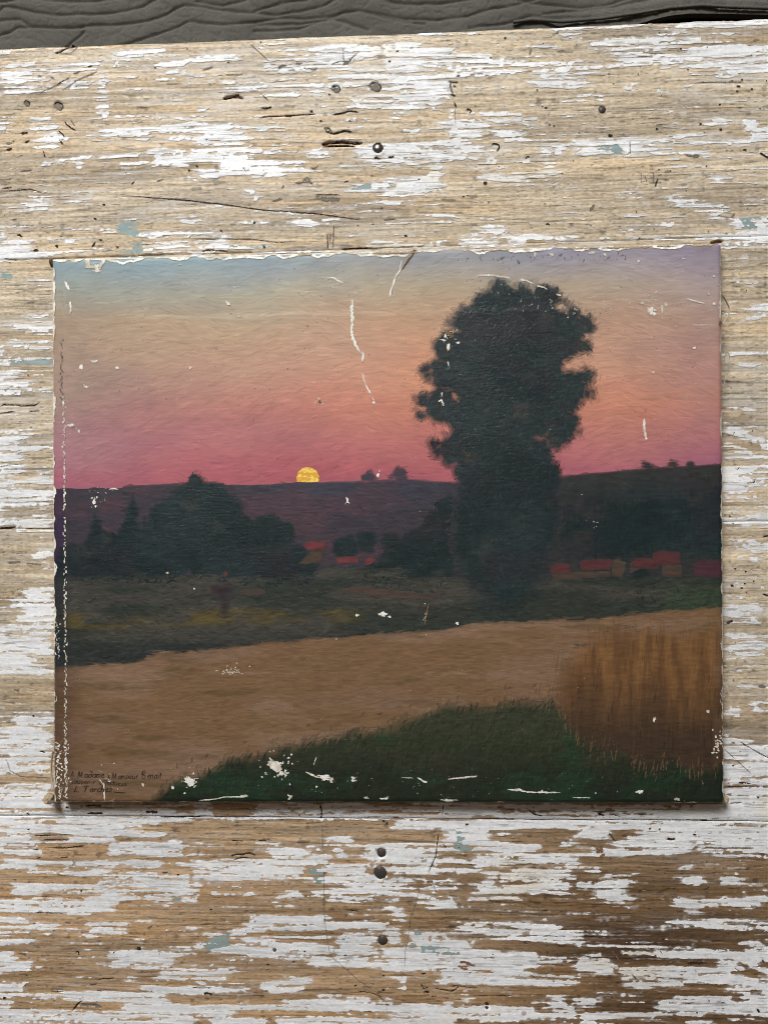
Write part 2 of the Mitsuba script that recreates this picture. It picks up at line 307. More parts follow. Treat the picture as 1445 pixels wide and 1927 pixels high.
    (588,728,1801,1821,.88),(361,432,1822,1844,.97),(408,444,1827,1834,.94),(493,582,1846,1866,.96,-.1),(377,391,1848,1856,.95),(361,470,1859,1871,.97),(438,467,1883,1891,.84),(361,542,1892,1903,.95),(361,442,1889,1914,.97),(528,728,1882,1906,.94),(598,692,1874,1891,.74),(518,728,1914,1940,.84),(398,502,1917,1940,.88),
    (722,752,1749,1781,.74),(733,767,1726,1733,.74),(739,762,1711,1731,.74),(858,1052,1736,1761,.88),(768,882,1754,1781,.84),(898,1086,1749,1776,.93),(878,962,1764,1791,.84),(722,882,1789,1826,.97),(868,1012,1784,1823,.94),(828,1002,1814,1851,.95),(722,802,1784,1801,.93),(1018,1086,1799,1813,.64),(998,1086,1832,1849,.64),(998,1086,1844,1856,.74),
    (722,857,1885,1940,.95),(853,1002,1892,1916,.94),(898,1052,1907,1921,.84),(998,1032,1877,1887,.84),(1023,1067,1871,1896,.93),(848,887,1881,1888,.84),(744,757,1842,1851,.8),(747,759,1854,1863,.8),(1038,1086,1899,1940,.55),
    (1083,1102,1771,1784,.95),(1108,1302,1779,1784,.72),(1253,1312,1729,1739,.97),(1298,1450,1731,1743,.94),(1328,1412,1739,1751,.88),(1423,1450,1744,1759,.88),(1168,1232,1791,1803,.88),(1228,1367,1784,1804,.93),(1113,1134,1792,1801,.75),(1393,1450,1788,1808,.97,.2),(1083,1152,1802,1836,.92),(1168,1242,1821,1844,.84),(1178,1227,1847,1861,.97),
    (1233,1382,1819,1851,.92),(1348,1392,1806,1831,1.0),(1358,1450,1834,1851,.94,.45),(1368,1450,1844,1864,.84),(1238,1287,1839,1854,.84),(1083,1127,1879,1891,.74),(1258,1382,1872,1891,1.0),(1238,1412,1884,1906,1.0),(1398,1450,1889,1911,.94,.2),(1368,1450,1874,1886,.64),(1098,1262,1904,1916,.88),(1093,1122,1909,1940,.93),(1208,1262,1904,1921,.88),(1268,1322,1899,1916,.94),(1288,1347,1917,1926,.74),
]
BARE = [  # where wood shows through a white smear
    (490,562,289,299,.9),(361,420,306,318,.8),(270,364,1554,1566,.9),(60,135,1570,1581,.8),(85,205,1589,1616,.8),(0,98,1454,1465,.5),(1083,1152,1578,1592,.9),(1150,1202,1560,1577,.85,-.15),(220,310,1577,1584,.9),(30,232,1884,1900,.85),(315,364,1871,1887,.9),(895,1092,1772,1792,.9,.07),(860,940,1762,1770,.7),
    (240,262,1597,1612,.4),(722,840,1562,1582,.6),(930,1000,1562,1568,.5),(1025,1060,1565,1600,.8),(361,620,1549,1572,.9),(620,735,1546,1570,.9),(150,310,1512,1530,.2),(400,482,1510,1536,.9),(330,362,1520,1530,.8),(985,1085,1562,1583,.8),(300,361,1548,1556,.9),(470,500,1605,1612,.8),
    (1335,1450,1460,1470,.3),(1380,1450,1476,1479,.6),(1083,1200,1640,1643,.4),(1190,1260,1648,1730,.6),(520,620,1768,1778,.6),(505,550,1749,1758,.5),(0,30,921,930,.6),(40,98,912,922,.8),(30,70,892,902,.7),(50,98,852,865,.9),(35,98,825,838,.8),(10,60,955,970,.6),(0,25,990,998,.8),
]
TEAL = [(225,260,420,443,1.1,.1),(246,272,457,477,1.1,-.3),(222,250,471,477,1),(653,697,348,361,1,-.15),(1118,1178,268,293,.95),(1345,1362,264,272,.8),(1391,1422,411,431,1),(0,26,513,526,1,.1),(20,99,677,688,.95),(722,748,345,360,.8),(1400,1432,450,462,.5),
        (856,872,1563,1587,.95,0),(849,892,1587,1604,1),(771,780,1587,1600,.8),(793,803,1592,1600,.9),(389,437,1760,1785,1.1,-.3),(529,549,1748,1762,.9),(643,656,1763,1773,.9),(779,806,1752,1763,.9),(769,787,1774,1787,.9),(793,873,1779,1797,.95),(590,612,1632,1662,.85),(322,340,1686,1697,.9),(630,640,1778,1790,.8),(138,146,1618,1630,.9),(430,520,455,473,.42)]
# scars: (points, half width, depth in mm, filling)
SCARS = [
    ([(421,186),(430,183),(440,182),(450,182),(458,185)], 4.6, 2.2, 'old_wood'), ([(421,186),(436,182),(450,179)], 2.4, 2.5, 'grime'), ([(606,272),(620,268),(645,268),(665,270),(681,270)], 4.2, 2.6, 'old_wood'), ([(606,274),(618,270),(640,266),(668,270)], 2.0, 3.0, 'grime'), ([(610,276),(640,275),(668,275)], 1.6, 3, 'grime'),
    ([(611,241),(616,248),(628,252),(640,249),(652,246),(664,251)], 2.4, 2.0, 'grime'), ([(613,241),(620,243),(624,250)], 2.2, 1.5, 'grey_wood'), ([(492,203),(503,204),(512,202)], 2.2, 1.2, 'grime'), ([(491,222),(505,219),(540,218),(570,216),(595,215)], 1.5, 1.0, 'old_wood'), ([(536,218),(550,219)], 2.2, 1.4, 'grime'),
    ([(627,216),(645,213),(657,209),(675,211)], 2.3, 1.5, 'grime'), ([(106,100),(113,98),(120,93),(128,88),(146,86)], 2.4, 2.2, 'grime'), ([(108,101),(134,101),(142,93),(146,87)], 0.9, .6, 'grey_wood'),
    ([(75,176),(95,166),(115,158)], 1.2, .6, 'grey_wood'), ([(118,170),(135,160),(145,152),(160,145),(185,135)], 1.5, .8, 'grey_wood'), ([(108,159),(120,153),(132,147)], 1.5, .8, 'grime'), ([(138,139),(152,136)], 1.3, .7, 'grime'), ([(166,126),(175,124)], 1.4, .7, 'grime'), ([(72,144),(78,143)], 1.6, .7, 'grey_wood'), ([(94,145),(102,147)], 1.6, .7, 'grey_wood'),
    ([(122,229),(130,238),(143,246)], 1.6, .9, 'grime'), ([(134,227),(142,236)], 2.2, .9, 'grey_wood'), ([(111,246),(117,252),(123,258)], 1.4, .8, 'grime'), ([(112,263),(119,271)], 1.6, .8, 'grime'), ([(81,283),(86,296)], 1.3, .8, 'grime'), ([(40,252),(54,249)], 1.8, .8, 'grime'), ([(47,269),(57,264)], 2.2, .8, 'grime'), ([(11,270),(24,269)], 2.0, .8, 'grey_wood'), ([(12,283),(24,279)], 2.4, .9, 'grime'),
    ([(5,355),(24,353)], 1.2, .7, 'grime'), ([(8,360),(32,358),(58,356),(80,363)], 1.1, .7, 'grime'), ([(32,441),(43,445)], 2.4, 1, 'grime'), ([(174,465),(181,455)], 1.5, .8, 'grime'), ([(247,348),(254,342)], 1.7, .9, 'grime'), ([(295,342),(308,338)], .9, .5, 'grime'), ([(22,414),(33,413)], 1, .5, 'grime'), ([(38,323),(62,320)], .9, .5, 'grime'),
    ([(230,370),(262,370),(310,374),(361,378),(420,385),(500,396),(560,400),(600,403),(650,410),(682,415)], 1.1, .9, 'grime'), ([(380,474),(392,471),(405,470),(418,472),(430,474)], 2.0, 1.2, 'old_wood'), ([(643,469),(670,467.5),(702,467)], 1.3, 1.2, 'grime'), ([(360,450),(470,450),(520,456),(560,455)], .8, .5, 'grime'),
    ([(576,340),(588,346),(578,335),(570,340)], 2.0, .8, 'grey_wood'), ([(585,316),(592,318),(600,313)], 1.8, .8, 'grey_wood'), ([(555,345),(572,343),(580,345)], 1.6, .8, 'grey_wood'), ([(602,374),(640,376)], 4.2, .6, 'grey_wood'), ([(594,366),(640,367)], .9, .5, 'grime'), ([(513,380),(524,376),(532,374)], 1.9, .8, 'grey_wood'), ([(530,355),(535,350)], 1.8, .5, 'rust'),
    ([(648,343),(656,341)], 1.6, .9, 'grime'), ([(616,440),(617,468)], .9, .5, 'grime'), ([(622,440),(621,455)], .7, .4, 'grime'), ([(628,426),(627,468)], .8, .5, 'grime'), ([(497,462),(498,468)], 2.2, .8, 'grime'), ([(415,433),(419,438)], 1.3, .6, 'grime'), ([(477,421),(481,419)], 2.2, .9, 'grime'), ([(458,315),(463,324)], 1.0, .5, 'grime'),
    ([(524,130),(530,124),(541,124)], 2.6, .8, 'grey_wood'), ([(543,133),(556,132)], 1.8, .8, 'grey_wood'), ([(556,121),(570,119)], 3, .8, 'grey_wood'), ([(571,129),(590,131),(597,128)], 2, .8, 'grey_wood'), ([(625,121),(640,116),(655,116),(672,102)], 1.6, .7, 'grey_wood'), ([(648,122),(656,117),(662,113)], 4.2, .8, 'grey_wood'), ([(646,92),(647,125)], .9, .5, 'grime'), ([(380,132),(393,129),(402,125)], 1.5, .7, 'grey_wood'), ([(425,141),(458,140)], 1.1, .5, 'grey_wood'), ([(470,82),(512,120)], .7, .3, 'grey_wood'), ([(490,176),(507,190)], .9, .4, 'grime'),
    ([(843,155),(862,155)], 1.5, .9, 'grime'), ([(846,157),(851,176)], 2.6, .8, 'grey_wood'), ([(852,161),(858,164)], 1.8, .8, 'grime'), ([(848,178),(857,180)], 2, .9, 'grime'), ([(854,193),(858,202)], 1.8, .8, 'grime'), ([(855,204),(857,235)], .6, .3, 'grey_wood'), ([(892,142.5),(908,142),(926,140)], 1.6, 1.0, 'grime'), ([(858,144),(866,143)], 1.6, .8, 'grime'), ([(995,104),(1000,92)], 1.3, .5, 'grey_wood'), ([(1044,64),(1051,59)], 2, .5, 'grey_wood'),
    ([(730,297),(742,296)], 2.2, .9, 'grime'), ([(988,300),(992,294),(996,297)], 1.4, .8, 'grime'), ([(1025,424),(1030,421),(1034,424)], 1.4, .8, 'grime'), ([(722,414),(745,412)], 1, .4, 'grey_wood'), ([(1205,325),(1206,345)], .8, .4, 'grey_wood'), ([(1212,330),(1216,342)], .8, .4, 'grey_wood'), ([(1228,325),(1230,335),(1227,346)], 1.4, .6, 'grey_wood'), ([(1237,336),(1232,352)], 1.5, .7, 'grime'), ([(1109,397),(1118,386)], 2.3, .7, 'grey_wood'), ([(1184,267),(1185,290)], .9, .5, 'old_wood'), ([(1288,293),(1315,294)], 2.4, .7, 'grey_wood'), ([(1200,452),(1204,447)], 1.8, .7, 'old_wood'), ([(1310,155),(1400,155)], .8, .4, 'grime'), ([(1428,288),(1445,298)], 1.6, .8, 'grime'), ([(1375,410),(1382,402)], 1.8, .6, 'grey_wood'),
    ([(0,766),(9,761),(14,762),(34,762),(42,764),(66,763),(76,757)], 1.3, .9, 'grime'), ([(0,778),(14,776),(30,774)], 1.0, .6, 'grime'), ([(55,774),(76,773)], .9, .5, 'grime'), ([(0,994.5),(16,994),(30,992)], 2.2, 1.4, 'old_wood'), ([(0,879),(20,875),(46,873)], 1, .5, 'grey_wood'), ([(8,487),(33,489)], 1.4, .7, 'grey_wood'), ([(26,1298),(38,1300)], 1.8, .8, 'grey_wood'), ([(76,1413),(86,1416)], 2.4, .8, 'grime'), ([(63,1392),(76,1392)], 1.1, .5, 'grey_wood'), ([(12,1425),(20,1450),(40,1461),(95,1463)], .8, .4, 'grey_wood'), ([(15,1059),(40,1057)], 2, .4, 'grey_wood'), ([(50,1060),(80,1062)], 2, .4, 'grey_wood'),
    ([(1416,910),(1419,904)], 1.4, .7, 'grime'), ([(1378,818),(1382,813)], 1, .5, 'grime'), ([(1385,885),(1391,879)], 1, .4, 'old_wood'), ([(1434,1010),(1445,1008)], 1.6, .8, 'grime'), ([(1374,1100),(1380,1104)], 2.4, .8, 'grime'), ([(1434,1118),(1445,1121)], 1.6, .8, 'grime'), ([(1365,1172),(1378,1168)], 3, .8, 'old_wood'), ([(1425,1290),(1440,1292)], 3.2, .5, 'grey_wood'), ([(1390,1395),(1415,1410),(1445,1427)], 1.4, .7, 'old_wood'), ([(1362,1410),(1390,1435),(1412,1456)], 1.0, .4, 'grey_wood'), ([(1375,1397),(1382,1398)], 1.8, .6, 'grey_wood'), ([(1388,1472),(1412,1474)], 2, .7, 'old_wood'), ([(1363,1479),(1445,1479)], .8, .5, 'grime'), ([(1372,1511),(1395,1510)], 1.3, .6, 'grime'),
    ([(66,1572),(95,1571),(135,1570)], 1.1, .7, 'grime'), ([(100,1595),(125,1595),(160,1591)], 1.3, .8, 'grime'), ([(60,1598),(74,1598)], .9, .5, 'grime'), ([(83,1579),(132,1580)], 1.2, .5, 'old_wood'), ([(70,1615),(78,1612)], 1.1, .5, 'grime'), ([(115,1613),(130,1612)], 1.2, .6, 'grime'), ([(51,1530),(56,1533)], 2.2, .7, 'grime'), ([(52,1560),(57,1561)], 1.6, .6, 'grime'), ([(305,1643),(317,1641)], 1.4, .7, 'grime'),
    ([(434,1611),(446,1608),(458,1608),(470,1605),(482,1610)], 1.8, 1.4, 'grime'), ([(440,1618),(455,1613),(468,1613)], 1.2, .8, 'grime'), ([(436,1581),(460,1582)], .9, .6, 'grime'), ([(486,1581),(510,1580)], 1.1, .7, 'grime'), ([(606,1550),(607,1600)], .6, .4, 'grey_wood'), ([(609,1640),(610,1672),(610,1707),(613,1750),(620,1790),(624,1801),(636,1810),(656,1828),(675,1845),(700,1862),(724,1876)], .75, .6, 'grey_wood'), ([(672,1864),(700,1868),(712,1873),(724,1884)], 1.0, .8, 'grime'), ([(657,1712),(676,1714)], 1.3, .7, 'grime'),
    ([(825,1567),(822,1590),(820,1610),(812,1628),(806,1642)], 1.3, .6, 'grime'), ([(798,1655),(790,1668),(785,1690),(782,1700),(773,1725),(768,1760),(763,1790),(761,1826)], .6, .5, 'grey_wood'), ([(812,1655),(818,1672),(822,1680)], 1.2, .6, 'old_wood'), ([(833,1588),(840,1594)], 1.6, .6, 'grime'), ([(818,1860),(832,1862),(848,1866),(858,1862),(864,1855),(852,1856),(846,1857)], 1.4, 1.1, 'grime'), ([(864,1855),(880,1857),(898,1857)], 1.1, .8, 'grime'), ([(890,1872),(920,1872.5),(965,1872)], .8, .6, 'grime'), ([(792,1850),(796,1860),(806,1857)], 1.1, .6, 'grime'), ([(798,1866),(808,1867)], 2.8, .9, 'grime'), ([(793,1832),(802,1831)], 1.8, .8, 'grime'),
    ([(185,1845),(195,1842),(204,1843),(215,1841)], 1.7, 1.1, 'grime'), ([(170,1853),(182,1852)], 1.2, .7, 'grime'), ([(97,1866),(122,1865)], 1.1, .7, 'grime'), ([(182,1863),(203,1862)], 1.1, .7, 'grime'), ([(138,1901),(148,1889),(156,1883)], 2.0, 1.8, 'grime'), ([(148,1891),(165,1892),(180,1892),(191,1897)], 4.0, 1.8, 'grey_wood'), ([(70,1717),(120,1718)], .8, .5, 'grime'), ([(46,1834),(54,1835)], 1.2, .6, 'grime'), ([(124,1736),(134,1737)], 2.0, .7, 'grey_wood'), ([(279,1748),(287,1742)], 2.2, .7, 'grey_wood'), ([(380,1838),(382,1840)], 1, .5, 'grime'), ([(362,1858),(400,1859)], 1.2, .8, 'old_wood'), ([(384,1869),(400,1870)], 3, .8, 'old_wood'),
    ([(1098,1762),(1120,1761)], 1.2, .7, 'grime'), ([(1150,1788),(1158,1797),(1165,1808)], 1, .5, 'grey_wood'), ([(1262,1683),(1275,1690),(1280,1688)], 1.6, .6, 'grey_wood'), ([(1322,1675),(1334,1668)], 1, .5, 'grime'), ([(1432,1805),(1436,1810)], 2, .8, 'grime'), ([(1423,1898),(1428,1905)], 2.4, .9, 'grime'), ([(1356,1886),(1362,1886)], 1.2, .6, 'grime'), ([(1332,1880),(1334,1886)], 1.1, .6, 'grime'), ([(1145,1566),(1157,1583)], 1.3, .6, 'grime'), ([(1253,1579),(1270,1578)], 2.2, .7, 'grime'), ([(1290,1812),(1330,1812)], 2.6, .7, 'grime'), ([(1240,1787),(1246,1796)], .9, .5, 'grime'), ([(1185,1830),(1200,1845)], .9, .5, 'grime'), ([(1380,1820),(1392,1828)], 1.2, .5, 'grey_wood'),
    ([(1002,1516),(1006,1530)], .9, .5, 'grime'), ([(603,1514),(606,1526),(604,1540)], 2.2, .9, 'grime'), ([(834,1514),(832,1536)], .9, .6, 'grime'), ([(1125,1530),(1138,1536)], 4.2, 1, 'grime'), ([(1150,1532),(1166,1536)], 1.4, .7, 'grime'), ([(990,1520),(1005,1532),(1020,1535)], 1.2, .6, 'grime'), ([(275,1527),(298,1528)], 3, .7, 'old_wood'), ([(160,1516),(190,1516)], 1.6, .6, 'old_wood'), ([(165,1530),(195,1530)], 2.2, .6, 'old_wood'), ([(300,1537),(345,1537),(362,1536),(400,1534)], 1.2, .8, 'grime'), ([(875,1551),(882,1551)], 2, .6, 'grime'), ([(726,1550),(730,1548)], 2.6, .8, 'old_wood'),
]
# nails, plugs and knots: x, y, radius, kind
STUDS = [(711,279,9.5,'nail_steel'),(1133,206,7,'nail_iron'),(718,1605,9.5,'nail_iron'),(716,1643,12.5,'nail_iron'),(720,1770,9.5,'nail_iron'),(985,1906,5.4,'nail_pink'),(706,164,10.5,'plug'),(632,168,8,'plug'),(110,200,9,'plug'),(51,195,6,'plug'),(931,277,8,'ring'),(881,210,5,'ring'),(916,1893,6.5,'rusty'),(517,1788,4,'nail_iron'),(146,1793,4,'ring'),(166,4,0,'')]
SPECKS = [(1147,255,3.4),(913,345,3.2),(788,338,1.8),(872,370,1.4),(919,381,1.6),(196,385,2.2),(180,412,1.6),(68,471,3),(108,463,2.6),(222,465,2.2),(190,452,2),(763,444,2.2),(390,263,1.6),(371,313,2.2),(356,321,2.6),(1388,163,2),(1386,172,2.4),(1353,197,2.2),(1235,243,2.6),(1317,234,2),(1355,245,2),(1355,244,2),(1400,282,2),(1395,150,1.8),(1328,313,1.8),(1376,152,1.4),(586,210,2),(604,228,2.4),(658,228,1.6),(709,298,3.4),(1378,985,1.8),(1372,971,1.6),(1402,1075,1.8),(1417,1093,1.6),(1400,1098,1.6),(1382,1070,1.6),(1394,1106,1.8),(64,1347,2.4),(128,1519,2.4),(215,1792,1.8),(262,1784,3.6),(10,1877,2.8),(398,1711,2),(504,1814,2.2),(553,1809,2.2),(669,1854,2.4),(722,1835,2.2),(722,1862,2.4),(722,1544,1.8),(1155,1650,1.8),(1247,1767,2.2),(1310,1905,2),(1425,1500,2),(1378,1440,1.8),(1305,1570,2),(1240,1560,2),(1222,1559,2),(1232,1584,1.4),(1257,1577,2),(154,1676,2),(336,1645,1.6),(574,1790,2),(650,1797,2),(927,1795,1.6),(987,1772,1.8),(430,118,2),(620,178,1.6),(950,72,1.8),(748,97,2.4),(733,117,2.2),(1280,92,1.8),(1200,140,1.2),(1145,140,1.4),(1020,200,1.6),(1027,203,1.8),(1042,237,1.6),(1010,170,1.6),(1413,168,1.6)]

SEAMS = [((-.3272, .4153), (.3240, .4211)), ((-.3287, .2320), (.3223, .2396)), ((-.3306, .0002), (.3201, .0016)), ((-.3327, -.2460), (.3179, -.2477)), ((-.3347, -.485), (.3159, -.487)), ((-.3367, -.70), (.3139, -.702))]


def seam(k, X):
    (x0, y0), (x1, y1) = SEAMS[k]
    y = y0 + (X - x0) * (y1 - y0) / (x1 - x0)
    return y + 0.0006 * (meshkit.fbm(np.stack([X * 40, X * 0 + k * 7.3, X * 0], -1), 3) - .5) * 2


def grain_slope(y):
    return np.interp(y, [60, 470, 980, 1540, 1900], [-.035, -.028, -.012, .004, .012])


def dist_poly(x, y, pts):
    """Distance to a line of points, with the line's own parameter 0..1."""
    P = np.asarray(pts, float)
    best, par = np.full(x.shape, 1e9), np.zeros(x.shape)
    n = len(P) - 1
    for i in range(n):
        d = P[i + 1] - P[i]
        t = np.clip(((x - P[i, 0]) * d[0] + (y - P[i, 1]) * d[1]) / max(d @ d, 1e-9), 0, 1)
        q = np.hypot(x - P[i, 0] - t * d[0], y - P[i, 1] - t * d[1])
        par = np.where(q < best, (i + t) / n, par)
        best = np.minimum(best, q)
    return best, par


CANVAS_PX = np.array([(98, 487), (1357, 457), (1362, 1512), (102, 1510)], float)
table = 'wooden_table'
labels[table] = {'label': 'weathered wooden table of broad planks with flaking white paint under the sunset painting', 'category': 'table'}
PLANKS = []


WIDE = [((-150 if b[0] <= 2 else b[0]), (1600 if b[1] >= 1440 else b[1])) + tuple(b[2:]) for b in WHITE if b[0] <= 2 or b[1] >= 1440]


def plank_sheet(k, x0, x1, step, fine):
    nx = int((x1 - x0) / step) + 1
    X1 = np.linspace(x0, x1, nx)
    top, bot = seam(k, X1), seam(k + 1, X1)
    ny = int(np.mean(top - bot) / step) + 1
    v = np.linspace(0, 1, ny)
    GAP = [.0003, .00015, .0002, .00032, .0004, .0005]
    GB, GT = GAP[k + 1], GAP[k]
    # an even spacing with a closer row along each long edge
    Y = bot[None] + GB + (top - bot - GB - GT)[None] * v[:, None]
    X = np.broadcast_to(X1[None], Y.shape)
    P = np.stack([X, Y, np.zeros_like(Y)], -1)
    e = np.minimum(Y - bot[None], top[None] - Y)
    z = -0.0007 * np.exp(-(e - .0002) / 0.0006)
    z = z + 0.0006 * (meshkit.fbm(np.stack([X * 6, Y * 18, X * 0 + k], -1), 3) - .5)
    z = z + 0.00022 * (meshkit.fbm(np.stack([X * 30, Y * 420, X * 0 + k], -1), 2, seed=3) - .5)
    if k == 0:
        z = z - 0.0018 * np.exp(-(top[None] - Y) / 0.0022)
    x, y = chart(P)
    wob = np.stack([x / 22, y / 9, x * 0], -1)
    if fine:
        for pts, hw, depth, fill in SCARS:
            q = np.asarray(pts)
            m = (x > q[:, 0].min() - 9) & (x < q[:, 0].max() + 9) & (y > q[:, 1].min() - 9) & (y < q[:, 1].max() + 9)
            if m.any():
                d, par = dist_poly(x[m], y[m], pts)
                w = hw * .8 * np.clip(1.4 * np.sqrt(np.maximum(4 * par * (1 - par), 0.05)), .3, 1) + .3
                z[m] -= .7 * depth * 1e-3 * np.clip(1.1 - d / w, 0, 1)
        for sx, sy, r, kind in STUDS:
            if r and kind in ('nail_iron', 'plug', 'rusty'):
                m = (np.abs(x - sx) < 20) & (np.abs(y - sy) < 20)
                z[m] -= 0.0012 * np.clip((r * 1.12 - np.hypot(x[m] - sx, y[m] - sy)) / 2.2, 0, 1)
    P[..., 2] = z
    V = P.reshape(-1, 3)
    i = grid_faces(nx, ny)
    quads = np.stack([i, i + 1, i + nx + 1, i + nx], -1)
    if fine:   # coarse cells where the canvas lies on the boards
        inside = ((x > 125) & (x < 1335) & (y > 505) & (y < 1488))
        ci = inside[:-1, :-1] & inside[1:, 1:]
        keep = ~ci
        B = 16
        big = []
        for r0 in range(0, ny - 1 - B, B):
            for c0 in range(0, nx - 1 - B, B):
                if ci[r0:r0 + B, c0:c0 + B].all():
                    a = r0 * nx + c0
                    big.append([a, a + B, a + B * nx + B, a + B * nx])
                else:
                    keep[r0:r0 + B, c0:c0 + B] = True
        keep[(ny - 2) // B * B:, :] |= ci[(ny - 2) // B * B:, :]
        keep[:, (nx - 2) // B * B:] |= ci[:, (nx - 2) // B * B:]
        Q = np.vstack([quads[keep], np.array(big, int).reshape(-1, 4)])
    else:
        Q = quads.reshape(-1, 4)
    F = np.vstack([Q[:, [0, 1, 2]], Q[:, [0, 2, 3]]])
    # coverage of the two coats of paint
    wx = x + 13 * (meshkit.fbm(np.stack([x / 42, y / 13, x * 0], -1), 3, seed=1) - .5) * 2
    wy = y + 4.5 * (meshkit.fbm(np.stack([x / 50, y / 16, x * 0], -1), 3, seed=2) - .5) * 2
    n_long = meshkit.fbm(np.stack([X * 38, Y * 520, X * 0], -1), 3, seed=5)
    n_dot = meshkit.fbm(np.stack([X * 330, Y * 560, X * 0], -1), 2, seed=6)
    n_fib = meshkit.fbm(np.stack([X * 24, Y * 640, X * 0 + 5], -1), 2, seed=15)
    nz = 1.6 * (n_long - .5) + 1.0 * (n_dot - .5) + 1.4 * (n_fib - .5)
    if fine:
        thin = np.interp(y, [0, 480, 1000, 1520, 1900], [.11, .12, .17, .17, .16])
        s = boxes_field(wx, wy, WIDE + WHITE, grain_slope, -.08)
        b = boxes_field(wx, wy, BARE, grain_slope, 0.0)
        tl = boxes_field(wx, wy, TEAL, grain_slope, -.4)
        tl2 = tl
    else:
        s = boxes_field(wx, wy, WIDE, grain_slope, -.08)
        far_off = np.clip(np.maximum(-x - 60, x - 1505) / 40, 0, 1)
        s = np.maximum(s, far_off * .92 * np.clip((meshkit.fbm(np.stack([X * 5, Y * 70, X * 0], -1), 3, seed=9) - .44) * 6, 0, 1))
        b, tl = np.zeros_like(s), np.full(s.shape, -.4)
        if k == 4:
            s = np.maximum(s, .9 * np.clip((meshkit.fbm(np.stack([X * 5, Y * 70, X * 0 + 3], -1), 3, seed=9) - .44) * 6, 0, 1))
    f = s - 1.1 * b + nz * np.where(s > .9, .85, 1.0) - .5 - (thin if fine else .09)
    f = np.where(tl > .55, np.minimum(f, .6 - tl + nz * .9), f)
    f = np.where(z < -0.0016, -.5, f)
    ft = tl + nz * 1.15 - .55
    # wood that lies wholly under white is not needed
    fr, ftr = f.ravel(), ft.ravel()
    Fw = F[~(fr[F] > .12).all(1)]
    used = np.unique(Fw)
    mp = np.full(len(V), -1)
    mp[used] = np.arange(len(used))
    wood = (V[used], mp[Fw], np.clip(fr[used], -1, 1))
    white = clip_film(V, F, fr, 0.00050, 0.00062)[:2]
    teal = clip_film(V, F, ftr, 0.00012, 0.00020)[:2] if (ftr > 0).any() else None
    return wood, white, teal, (X1, Y, z)


for k in range(5):
    fine = plank_sheet(k, -0.352, 0.342, 0.00078, True) if k < 4 else plank_sheet(k, -0.352, 0.342, 0.0021, False)
    left = plank_sheet(k, -0.80, -0.352, 0.0021, False)
    right = plank_sheet(k, 0.342, 0.80, 0.0021, False)
    # sides and underside of the board
    xs = np.linspace(-.80, .80, 60)
    tp, bt = seam(k, xs) - .00035, seam(k + 1, xs) + .00035
    ring = np.stack([np.stack([xs, tp, xs * 0 - (.0031 if k == 0 else .0013)], 1), np.stack([xs, tp, xs * 0 - .032], 1), np.stack([xs, bt, xs * 0 - .032], 1), np.stack([xs, bt, xs * 0 - .0013], 1)], 1).reshape(-1, 3)
    i = np.arange(59)[:, None] * 4 + np.arange(3)[None]
    q = np.stack([i, i + 4, i + 5, i + 1], -1).reshape(-1, 4)
    sides = (ring, np.vstack([q[:, [0, 1, 2]], q[:, [0, 2, 3]]]))
    wear = np.concatenate([fine[0][2], left[0][2], right[0][2], np.full(len(ring), -1.0)])
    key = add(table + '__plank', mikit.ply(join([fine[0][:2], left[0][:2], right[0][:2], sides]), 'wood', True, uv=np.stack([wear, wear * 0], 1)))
    add(key + '__white_paint', mikit.ply(join([fine[1], left[1], right[1]]), 'white_wash', True), 'flaking white paint left on the board', 'stuff')
    if fine[2] is not None:
        add(key + '__teal_paint', mikit.ply(fine[2], 'teal', True), 'older grey green paint showing between white flakes', 'stuff')
    PLANKS.append((key, fine[3]))


def table_z(P):
    """Height of the boards under points, and the number of the board."""
    X, Y = P[:, 0], P[:, 1]
    out, which = np.zeros(len(P)), np.zeros(len(P), int)
    for k, (key, (X1, YY, z)) in enumerate(PLANKS):
        top, bot = seam(k, X), seam(k + 1, X)
        m = (Y <= top) & (Y >= bot)
        fy = np.clip((Y - bot) / (top - bot), 0, 1) * (z.shape[0] - 1)
        fx = np.clip((X - X1[0]) / (X1[-1] - X1[0]), 0, 1) * (z.shape[1] - 1)
        iy, ix = np.minimum(fy.astype(int), z.shape[0] - 2), np.minimum(fx.astype(int), z.shape[1] - 2)
        a, b = fy - iy, fx - ix
        zz = (z[iy, ix] * (1 - a) * (1 - b) + z[iy, ix + 1] * (1 - a) * b + z[iy + 1, ix] * a * (1 - b) + z[iy + 1, ix + 1] * a * b)
        out[m], which[m] = zz[m], k
    return out, which


def ribbon_px(pts, hw, ragged=.45, n=None, taper=True):
    P = smooth_line(pts, n or max(6, int(np.linalg.norm(np.diff(np.asarray(pts, float), axis=0), axis=1).sum() / 2.2)))
    d = np.gradient(P, axis=0)
    d /= np.linalg.norm(d, axis=1, keepdims=True) + 1e-9
    nrm = np.stack([-d[:, 1], d[:, 0]], 1)
    t = np.linspace(0, 1, len(P))
    w = hw * (np.clip(1.5 * np.sqrt(4 * t * (1 - t)), .12, 1) if taper else 1)
    a = w * (1 + ragged * rng.uniform(-1, 1, len(P)))
    b = w * (1 + ragged * rng.uniform(-1, 1, len(P)))
    L, R = P + nrm * a[:, None], P - nrm * b[:, None]
    xy = np.stack([L, P, R], 1).reshape(-1, 2)
    i = np.arange(len(P) - 1)[:, None] * 3 + np.arange(2)[None]
    q = np.stack([i, i + 1, i + 4, i + 3], -1).reshape(-1, 4)
    return xy, np.vstack([q[:, [0, 1, 2]], q[:, [0, 2, 3]]])


